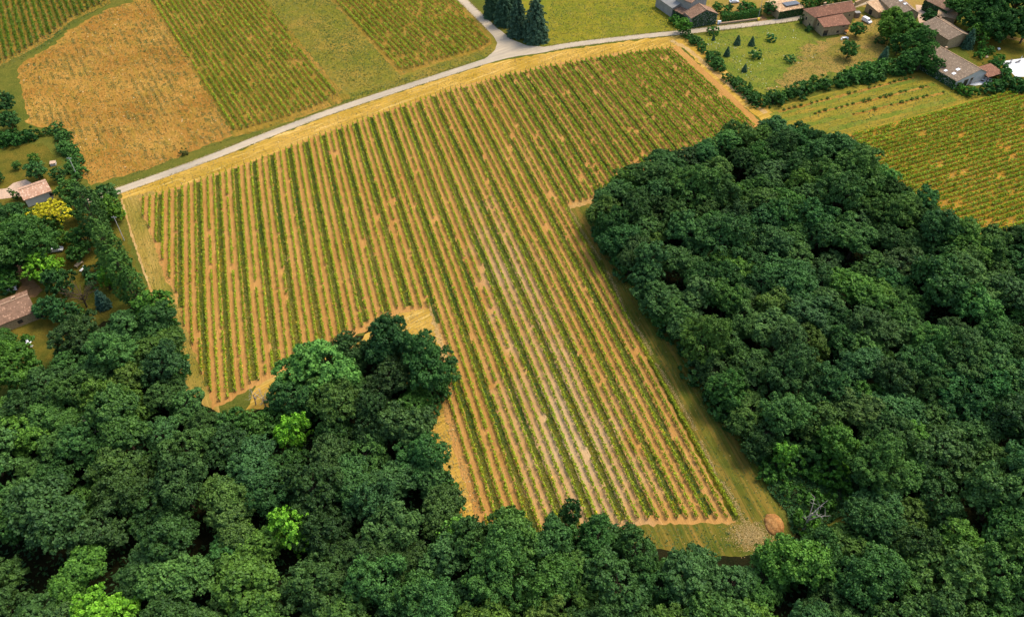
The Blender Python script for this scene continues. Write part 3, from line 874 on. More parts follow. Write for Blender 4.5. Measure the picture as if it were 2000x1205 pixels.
# ------------------------------------------------------------------ trees
def tube_into(V, F, pts, rad, seg=6):
    """tapered limb through pts, appended to the lists"""
    base = len(V)
    pts = [Vector(p) for p in pts]
    for i, p in enumerate(pts):
        t = (pts[min(i + 1, len(pts) - 1)] - pts[max(i - 1, 0)]).normalized()
        a = t.orthogonal().normalized(); b = t.cross(a)
        for k in range(seg):
            an = 2 * math.pi * k / seg
            V.append(tuple(p + (a * math.cos(an) + b * math.sin(an)) * rad[i]))
    for i in range(len(pts) - 1):
        for k in range(seg):
            k2 = (k + 1) % seg
            F.append((base + i * seg + k, base + i * seg + k2, base + (i + 1) * seg + k2, base + (i + 1) * seg + k))
    F.append(tuple(base + (len(pts) - 1) * seg + k for k in range(seg)))


def crown_points(lobes, n_clump, n_leaf, clump_r, leaf, rng, up=0.35, low=-0.35, jit=0.75):
    """lobes (centre, radii) carry clumps of leaves on their surfaces; returns leaf centres, facing, size, value"""
    cen, nor, siz, val = [], [], [], []
    allc = np.array([l[0] for l in lobes]); allr = np.array([l[1] for l in lobes])
    for li, (c, r) in enumerate(lobes):
        lv = rng.random() * 0.2 - 0.06
        k = int(n_clump * (np.mean(r) / 2.0) ** 1.6) + 4
        d = unit(rng.normal(size=(k * 3, 3)))
        d = d[d[:, 2] > low][:k]
        cc = c + d * r * (0.72 + 0.46 * rng.random((len(d), 1)))
        # drop clumps buried in another lobe
        keep = np.ones(len(cc), bool)
        for lj in range(len(lobes)):
            if lj != li:
                q = (cc - allc[lj]) / (allr[lj] * 0.82)
                keep &= (q ** 2).sum(1) > 1
        for c2, dd in zip(cc[keep], d[keep]):
            m = int(n_leaf * (0.7 + 0.6 * rng.random()))
            cr = clump_r * (0.65 + 0.7 * rng.random())
            e = unit(rng.normal(size=(m, 3)) + dd * 0.5)
            st = np.abs(1 + 0.35 * rng.normal(size=3)) * np.array([1.05, 1.05, 0.7])
            pts = c2 + e * cr * (0.35 + 0.75 * rng.random((m, 1))) * st
            cen.append(pts)
            nor.append(e * 0.8 + dd * 0.5 + rng.normal(size=(m, 3)) * jit + np.array([0, 0, up]))
            siz.append(leaf * (0.6 + 0.8 * rng.random(m)))
            bv = rng.random() * 0.42
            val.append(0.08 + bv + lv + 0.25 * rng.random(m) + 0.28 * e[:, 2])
    return np.vstack(cen), np.vstack(nor), np.concatenate(siz), np.concatenate(val)


PROTO = {}


def proto_broadleaf(key, seed, R=5.0, H=12.0, n_lobe=17, leaf=0.30, flat=0.75, n_clump=20, n_leaf=24, clump_r=0.6, open_=0.0):
    rng = np.random.default_rng(seed)
    cz = H - R * flat * 1.02
    lobes = [(np.array([0, 0, cz + R * 0.12]), np.array([R * 0.50, R * 0.50, R * 0.46 * flat]))]
    ga = math.pi * (3 - math.sqrt(5))
    nlead = int(rng.integers(2, 5)) if R > 4.4 else 1
    lead = np.array([[0.48 * R * math.cos(q * 6.28 / nlead + seed), 0.48 * R * math.sin(q * 6.28 / nlead + seed), R * 0.30 * rng.normal(), 0.58 + 0.22 * rng.random()] for q in range(nlead)])
    ell = np.array([1.0 + 0.22 * rng.normal(), 1.0 + 0.22 * rng.normal(), 1.0]).clip(0.75, 1.3)
    for i in range(n_lobe):
        z = 1 - (i + 0.5) / n_lobe * 1.82
        rr = math.sqrt(max(0, 1 - z * z))
        an = ga * i + rng.random() * 0.7
        rad = R * (0.17 + 0.15 * rng.random())
        d = np.array([rr * math.cos(an), rr * math.sin(an), z])
        pos = d * (np.array([R, R, R * flat]) - rad * 0.7) * (0.74 + 0.42 * rng.random()) * ell
        if nlead > 1:
            q = lead[i % nlead]
            pos = pos * q[3] + q[:3]
        lobes.append((pos + np.array([0, 0, cz]), np.array([rad, rad, rad * (0.75 + 0.35 * rng.random())])))
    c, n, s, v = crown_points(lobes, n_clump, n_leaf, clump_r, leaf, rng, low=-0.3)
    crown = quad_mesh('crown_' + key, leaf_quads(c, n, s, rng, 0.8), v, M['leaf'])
    V, F = [], []
    top = cz + R * 0.1
    r0 = 0.045 * H * 0.55
    tube_into(V, F, [(0, 0, -0.3), (0.05, 0, H * 0.2), (0.15 * rng.normal(), 0.15 * rng.normal(), cz * 0.7), (0.2 * rng.normal(), 0.2 * rng.normal(), top)], [r0 * 1.3, r0, r0 * 0.75, r0 * 0.3], 8)
    for lb in lobes[1:]:
        e = lb[0]
        b0 = H * (0.22 + 0.25 * rng.random())
        mid = np.array([e[0] * 0.45, e[1] * 0.45, b0 + (e[2] - b0) * 0.6])
        tube_into(V, F, [(0, 0, b0), mid, e], [r0 * 0.45, r0 * 0.28, r0 * 0.08], 5)
    tm = bpy.data.meshes.new('trunk_' + key); tm.from_pydata(V, [], F); tm.materials.append(M['bark'])
    PROTO[key] = (crown, tm, R, H)


def proto_poplar(key, seed, R=2.1, H=17.0):
    rng = np.random.default_rng(seed)
    lobes = []
    for i in range(22):
        t = (i + 0.5) / 22
        z = H * (0.14 + 0.84 * t)
        prof = R * (0.55 + 0.55 * math.sin(math.pi * min(1, t * 1.25 + 0.08)) if t < 0.7 else (1.06 * (1 - t) / 0.3 * 0.8 + 0.18))
        an = i * 2.4 + rng.random()
        rad = prof * 0.62
        lobes.append((np.array([math.cos(an) * prof * 0.42, math.sin(an) * prof * 0.42, z]), np.array([rad, rad, rad * 1.5])))
    c, n, s, v = crown_points(lobes, 40, 22, 0.38, 0.2, rng, up=0.3, low=-0.7)
    crown = quad_mesh('crown_' + key, leaf_quads(c, n, s, rng, 0.8), v, M['leaf'])
    V, F = [], []
    tube_into(V, F, [(0, 0, -0.3), (0, 0, H * 0.5), (0, 0, H * 0.95)], [0.34, 0.2, 0.03], 7)
    for lb in lobes:
        tube_into(V, F, [(0, 0, lb[0][2] * 0.8), lb[0]], [0.07, 0.02], 4)
    tm = bpy.data.meshes.new('trunk_' + key); tm.from_pydata(V, [], F); tm.materials.append(M['bark'])
    PROTO[key] = (crown, tm, R, H)


def proto_conifer(key, seed, R=4.2, H=18.0, tiers=13, leaf=0.26, power=0.8):
    rng = np.random.default_rng(seed)
    cen, nor, siz, val = [], [], [], []
    V, F = [], []
    tube_into(V, F, [(0, 0, -0.3), (0, 0, H * 0.5), (0, 0, H)], [H * 0.02, H * 0.012, 0.02], 7)
    for t in range(tiers):
        f = t / (tiers - 1)
        z = H * (0.06 + 0.9 * f)
        rad = R * (1 - f) ** power + 0.25
        nb = max(5, int(13 * (1 - f) + 5))
        for b in range(nb):
            an = 2 * math.pi * (b + rng.random() * 0.6) / nb + t
            Lb = rad * (0.75 + 0.35 * rng.random())
            d = np.array([math.cos(an), math.sin(an), 0])
            m = int(30 * Lb) + 12
            u = rng.random(m) ** 0.7
            droop = -0.22 * Lb * u ** 1.5 + 0.1
            side = rng.normal(size=m) * 0.22 * (1.1 - 0.6 * u) * max(1, Lb * 0.5)
            p = d * (u * Lb)[:, None] + np.outer(side, [-math.sin(an), math.cos(an), 0])
            p[:, 2] = z + droop + rng.normal(size=m) * 0.14
            cen.append(p)
            nor.append(rng.normal(size=(m, 3)) * 0.6 + d * 0.5 + np.array([0, 0, 0.7]))
            siz.append(leaf * (0.6 + 0.8 * rng.random(m)))
            val.append(0.25 + 0.4 * rng.random(m) + 0.3 * u)
            if b % 2 == 0:
                tube_into(V, F, [(0, 0, z), tuple(d * Lb * 0.8 + np.array([0, 0, z - 0.1 * Lb]))], [0.05, 0.015], 4)
    c = np.vstack(cen); n = np.vstack(nor); s = np.concatenate(siz); v = np.concatenate(val)
    crown = quad_mesh('crown_' + key, leaf_quads(c, n, s, rng, 0.6), v, M['needle'])
    tm = bpy.data.meshes.new('trunk_' + key); tm.from_pydata(V, [], F); tm.materials.append(M['bark'])
    PROTO[key] = (crown, tm, R, H)


def proto_bush(key, seed, R=1.6, H=2.2, n_lobe=8, leaf=0.2, mat='leaf', tall=1.0):
    rng = np.random.default_rng(seed)
    lobes = []
    for i in range(n_lobe):
        an = i * 2.4 + rng.random()
        rr = R * 0.62 * math.sqrt(rng.random())
        rad = R * (0.38 + 0.2 * rng.random())
        zc = max(rad * 0.5, (H - rad) * (0.25 + 0.75 * rng.random() * (1 - 0.4 * rr / R)))
        lobes.append((np.array([math.cos(an) * rr, math.sin(an) * rr, zc]), np.array([rad, rad, rad * tall])))
    c, n, s, v = crown_points(lobes, 26, 18, 0.3, leaf, rng, up=0.4, low=-0.75)
    c[:, 2] = np.maximum(c[:, 2], 0.06)
    crown = quad_mesh('crown_' + key, leaf_quads(c, n, s, rng, 0.8), v, M[mat])
    V, F = [], []
    for lb in lobes:
        tube_into(V, F, [(lb[0][0] * 0.2, lb[0][1] * 0.2, -0.1), tuple(lb[0] * np.array([0.6, 0.6, 0.6])), tuple(lb[0])], [0.05, 0.035, 0.015], 4)
    tm = bpy.data.meshes.new('stems_' + key); tm.from_pydata(V, [], F); tm.materials.append(M['bark'])
    PROTO[key] = (crown, tm, R, H)


for i in range(12):
    rg = np.random.default_rng(100 + i)
    proto_broadleaf(f'broadleaf{i}', 200 + i, R=4.6 + 0.9 * rg.random(), H=11.5 + 2.5 * rg.random(), n_lobe=int(38 + 14 * rg.random()), flat=0.8 + 0.35 * rg.random(),
                    leaf=0.19 + 0.05 * rg.random(), n_clump=int(30 + 6 * rg.random()), n_leaf=36, clump_r=0.42 + 0.2 * rg.random())
proto_broadleaf('light0', 301, R=3.6, H=6.6, n_lobe=20, leaf=0.22, flat=0.85, n_clump=26, n_leaf=20, clump_r=0.42)
proto_broadleaf('light1', 302, R=4.2, H=8.0, n_lobe=22, leaf=0.22, flat=0.9, n_clump=26, n_leaf=20, clump_r=0.42)
proto_poplar('poplar0', 401, 3.0, 21.0); proto_poplar('poplar1', 402, 3.3, 19.0)
proto_conifer('fir0', 501, 5.6, 18.5, 17, 0.3, power=0.42); proto_conifer('fir1', 502, 4.6, 17, 16, 0.3, power=0.48)
proto_conifer('cone0', 503, 1.5, 5.0, 9, 0.16, power=0.6); proto_conifer('cone1', 504, 1.0, 2.8, 7, 0.13, power=0.8)
for i in range(4):
    proto_bush(f'bush{i}', 600 + i, R=1.5 + 0.3 * i % 0.7, H=2.0 + 0.25 * i, n_lobe=8 + i)
proto_bush('column0', 640, R=1.4, H=5.5, n_lobe=12, tall=1.8)
proto_bush('column1', 641, R=1.6, H=6.5, n_lobe=13, tall=1.6)


def place_tree(key, xy, s, rz, tint, label, cat='tree', group=None, name='tree', sz=None, crown_mat=None, lean=(0, 0)):
    crown, trunk, R, H = PROTO[key]
    root = empty(name, (xy[0], xy[1], 0), rz)
    root.rotation_euler = (lean[0], lean[1], rz)
    root.scale = (s, s, sz if sz else s)
    g = np.array(tint, float)
    g = g ** 1.0 if g.max() < 1.2 else g * (1 + 0.65 * (g.max() - 1.2))      # strongly coloured kinds
    c = link('crown', crown, parent=root); c.color = (g[0], g[1], g[2], 1)
    t = link('trunk' if cat == 'tree' else 'stems', trunk, parent=root)
    tag(root, label, cat, group)
    return root


TINTS = [('dark green', (0.72, 0.76, 0.66)), ('blue-green', (0.74, 0.88, 0.86)), ('mid green', (1.0, 1.0, 0.75)),
         ('grey-green', (1.08, 1.08, 1.05)), ('deep green', (0.56, 0.62, 0.52)), ('fresh green', (1.15, 1.18, 0.65)), ('olive green', (1.15, 1.04, 0.62))]
TW = np.array([0.27, 0.21, 0.22, 0.09, 0.11, 0.05, 0.05])


def zone(px):
    x, y = px
    if x > 1150 and y < 1000: return 'wood facing the cross-row vineyard'
    if 540 < x < 900 and y < 860: return 'spur poking into the vineyard'
    if x < 360 and y < 780: return 'wood beside the garden houses'
    if x > 1150: return 'wood below the earth mound'
    return 'wood below the tree spur'


def to_px(x, y, z):
    d = Vector((x, y, z - CAM_H))
    u = d.y * S2 + d.z * S2; f = d.y * S2 - d.z * S2
    return CX + FPX * d.x / f, CY - FPX * u / f


# single trees that can be told apart inside the woods: (px, py of crown, prototype, scale, tint, label)
SPECIAL = [
    (1560, 1090, 'broadleaf2', 1.0, (1.25, 1.35, 0.7), 'yellowish green broadleaf tree in the wood just below the bare leaning tree'),
    (1425, 372, 'light1', 0.95, (1.7, 1.75, 0.55), 'small bright yellow-green tree amid dark crowns of the wood between vineyards'),
    (270, 0, None, 0, None, None),
    (568, 838, 'light1', 1.0, (1.75, 1.9, 0.55), 'bright lime green tree at the foot of the tree spur'),
    (562, 1025, 'light1', 1.1, (1.75, 1.85, 0.6), 'bright yellow-green tree standing alone among dark crowns below the spur'),
    (205, 1195, 'broadleaf3', 0.9, (1.7, 1.8, 0.55), 'bright lime green tree by the dark clearing of the lower wood'),
    (640, 700, 'broadleaf1', 1.15, (1.45, 1.6, 1.35), 'pale silvery green tree on the shoulder of the tree spur'),
    (590, 720, 'broadleaf6', 1.05, (1.3, 1.45, 1.1), 'silvery green tree at the outer tip of the tree spur'),
    (760, 665, 'broadleaf4', 1.05, (0.45, 0.62, 0.58), 'very dark green tree crowning the tree spur'),
    (840, 715, 'broadleaf5', 1.0, (0.6, 0.8, 0.68), 'dark green tree overhanging the vine rows beside the spur'),
    (210, 770, 'broadleaf7', 1.15, (1.25, 1.12, 0.62), 'olive brown tinged tree in the wood beside the houses'),
    (1530, 880, 'column1', 1.35, (1.3, 1.5, 0.62), 'light green narrow tree at the mouth of the scrubby clearing'),
    (1720, 345, 'broadleaf8', 0.85, (1.5, 1.6, 1.4), 'pale whitish green tree inside the wood between vineyards'),
    (1115, 995, 'light0', 0.75, (0.4, 0.55, 0.52), 'small very dark tree at the vineyard foot before the lower wood'),
    (880, 1040, 'light0', 1.1, (1.5, 1.6, 0.9), 'pale leafed tree at the lower edge of the field corner'),
    (452, 828, 'light1', 1.1, (0.8, 0.95, 0.7), 'dark round tree closing the row ends near the dead trees'),
    (492, 826, 'light0', 1.1, (1.0, 1.1, 0.75), 'mid green tree beside the dead trees at the row ends'),
    (528, 815, 'light0', 0.9, (0.7, 0.9, 0.6), 'small dark tree between dead trees and spur'),
    (300, 595, 'light1', 1.25, (1.15, 1.3, 0.6), 'fresh green tree at the garden corner beside the field edge'),
]
occupied = []
for px, py, key, s, tint, lab in SPECIAL:
    if key is None: continue
    R, H = PROTO[key][2] * s, PROTO[key][3] * s
    st_ = 1.45 if key.startswith('light') and py > 600 and px > 540 else 1.1
    p = P(px, py, H * st_ * 0.68)
    place_tree(key, (p.x, p.y), s, RNG.random() * 6.28, tint, lab, name='broadleaf_tree', sz=s * st_)
    occupied.append((p.x, p.y, R * (1.05 if max(tint) > 1.6 else 0.85)))

LM = [(1425, 372, 'small yellow-green tree in the wood'), (568, 838, 'lime green tree at the spur foot'), (562, 1025, 'lone yellow-green tree below the spur'), (205, 1195, 'lime green tree by the dark clearing'),
      (640, 700, 'pale silvery tree on the spur'), (760, 665, 'very dark tree crowning the spur'), (840, 715, 'dark tree overhanging the vine rows'), (210, 770, 'olive brown tinged tree'), (1530, 880, 'light green narrow tree'),
      (1720, 345, 'pale whitish green tree'), (880, 1040, 'pale leafed tree at the field corner'), (300, 595, 'fresh green tree at the garden corner'), (245, 830, 'dead tree with pale branches'), (1560, 1020, 'bare pale leaning tree'),
      (1170, 390, 'sandy headland corner'), (1490, 228, 'end of the farm track'), (1850, 430, 'bottom of the cross-row vines'), (1395, 1060, 'straw-littered field corner')]
LANDMARKS = [(*P(a, b, 8)[:2], t) for a, b, t in LM]
GAPS = PP([(1735, 678), (1625, 715), (205, 700), (610, 905), (680, 1020), (120, 1115), (690, 1160), (1010, 1110), (1830, 1040), (1890, 900)], 5.0)
trees = list(occupied)
rim = resample(np.vstack([FOREST, FOREST[:1]]), 1.0)
cand = []
# rim trees first, set in from the outline by most of a crown radius, then the inside
tg = np.gradient(rim, axis=0); tg = unit(tg); nn_ = np.stack([-tg[:, 1], tg[:, 0]], 1)
if not inside(FOREST, rim[50:51] + nn_[50:51] * 3)[0]: nn_ = -nn_
for i in range(0, len(rim), 2):
    cand.append((rim[i] + nn_[i] * (3.7 + 0.8 * RNG.random()), True))
inner = scatter(FOREST, 9000, RNG)
for q in inner: cand.append((q, False))
cp = np.array([c[0] for c in cand])
ok = inside(FOREST, cp) & (edge_dist(FOREST, cp) > 3.3)
n_forest = 0
for (q, edge), o in zip(cand, ok):
    if not o: continue
    x, y = q
    ux, uy = to_px(x, y, 8)
    if not (-38 < ux < 2038 and -50 < uy < 1248): continue
    R = (4.2 + 1.4 * RNG.random()) if edge else (4.3 + 2.4 * RNG.random() ** 1.3)
    if np.min(np.linalg.norm(GAPS - q, axis=1)) < 4.5: continue
    if any((x - a) ** 2 + (y - b) ** 2 < (0.665 * (R + r)) ** 2 for a, b, r in trees): continue
    key = f'broadleaf{RNG.integers(0, 12)}'
    s = R / PROTO[key][2]
    ti = RNG.choice(7, p=TW)
    nm, base = TINTS[ti]
    j = (0.9 + 0.2 * RNG.random(3)) * (0.85 + 0.3 * RNG.random())
    tint = tuple(np.array(base) * j)
    size = 'broad' if R > 4.9 else ('small' if R < 4.0 else 'medium')
    zn = zone((ux, uy))
    where = 'at the edge of the' if edge else 'inside the'
    sz_ = s * (0.72 + 0.45 * RNG.random())
    tall = 'tall ' if sz_ / s > 1.03 else ('low ' if sz_ / s < 0.84 else '')
    near = min(LANDMARKS, key=lambda m: (m[0] - x) ** 2 + (m[1] - y) ** 2)
    if (near[0] - x) ** 2 + (near[1] - y) ** 2 < 12 ** 2:
        lab = f"{tall}{size} {nm} tree next to the {near[2]}"; grp = f"trees next to the {near[2]}"
    else:
        lab = f"{tall}{size} {nm} tree {where} {zn}"; grp = f"{tall}{size} {nm} trees {where} {zn}"
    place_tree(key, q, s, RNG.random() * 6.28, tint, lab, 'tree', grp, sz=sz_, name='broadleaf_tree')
    trees.append((x, y, R))
    n_forest += 1
print('FOREST TREES', n_forest, [len(PROTO[k][0].polygons) for k in PROTO])

# undergrowth that hides the floor between the crowns, and the scrubby clearing
up_ = scatter(FOREST, 26000, RNG)
tufts('undergrowth', 'dark brambles and saplings covering the floor of the woods', 'undergrowth', up_, 0.42, M['ivy'], RNG, 0.2, 0.5, None, 1.6)
cl_ = scatter(PP([(1475, 905), (1520, 860), (1560, 885), (1650, 905), (1690, 950), (1680, 985), (1600, 1035), (1545, 1045), (1535, 1000), (1500, 960)]), 9000, RNG)
tufts('scrub', 'low green scrub filling the clearing beside the earth mound', 'scrub', cl_, 0.26, M['ivy'], RNG, 0.1, 0.7, 0.55 + 0.45 * RNG.random(9000), 0.7)

# shrubs that close the skirts of the woods
for i in range(0, len(rim), 4):
    q = rim[i] + nn_[i] * (1.8 + 2.4 * RNG.random())
    ux, uy = to_px(q[0], q[1], 1.5)
    if not (0 < ux < 2000 and 0 < uy < 1205): continue
    k = f'bush{RNG.integers(0, 4)}'
    zn = zone((ux, uy))
    t = np.array([0.75, 0.9, 0.7]) * (0.7 + 0.5 * RNG.random())
    place_tree(k, q, 1.3 + 1.0 * RNG.random(), RNG.random() * 6.28, t, f"leafy shrub on the skirt of the {zn}", 'shrub', f"skirt shrubs of the {zn}", name='shrub')

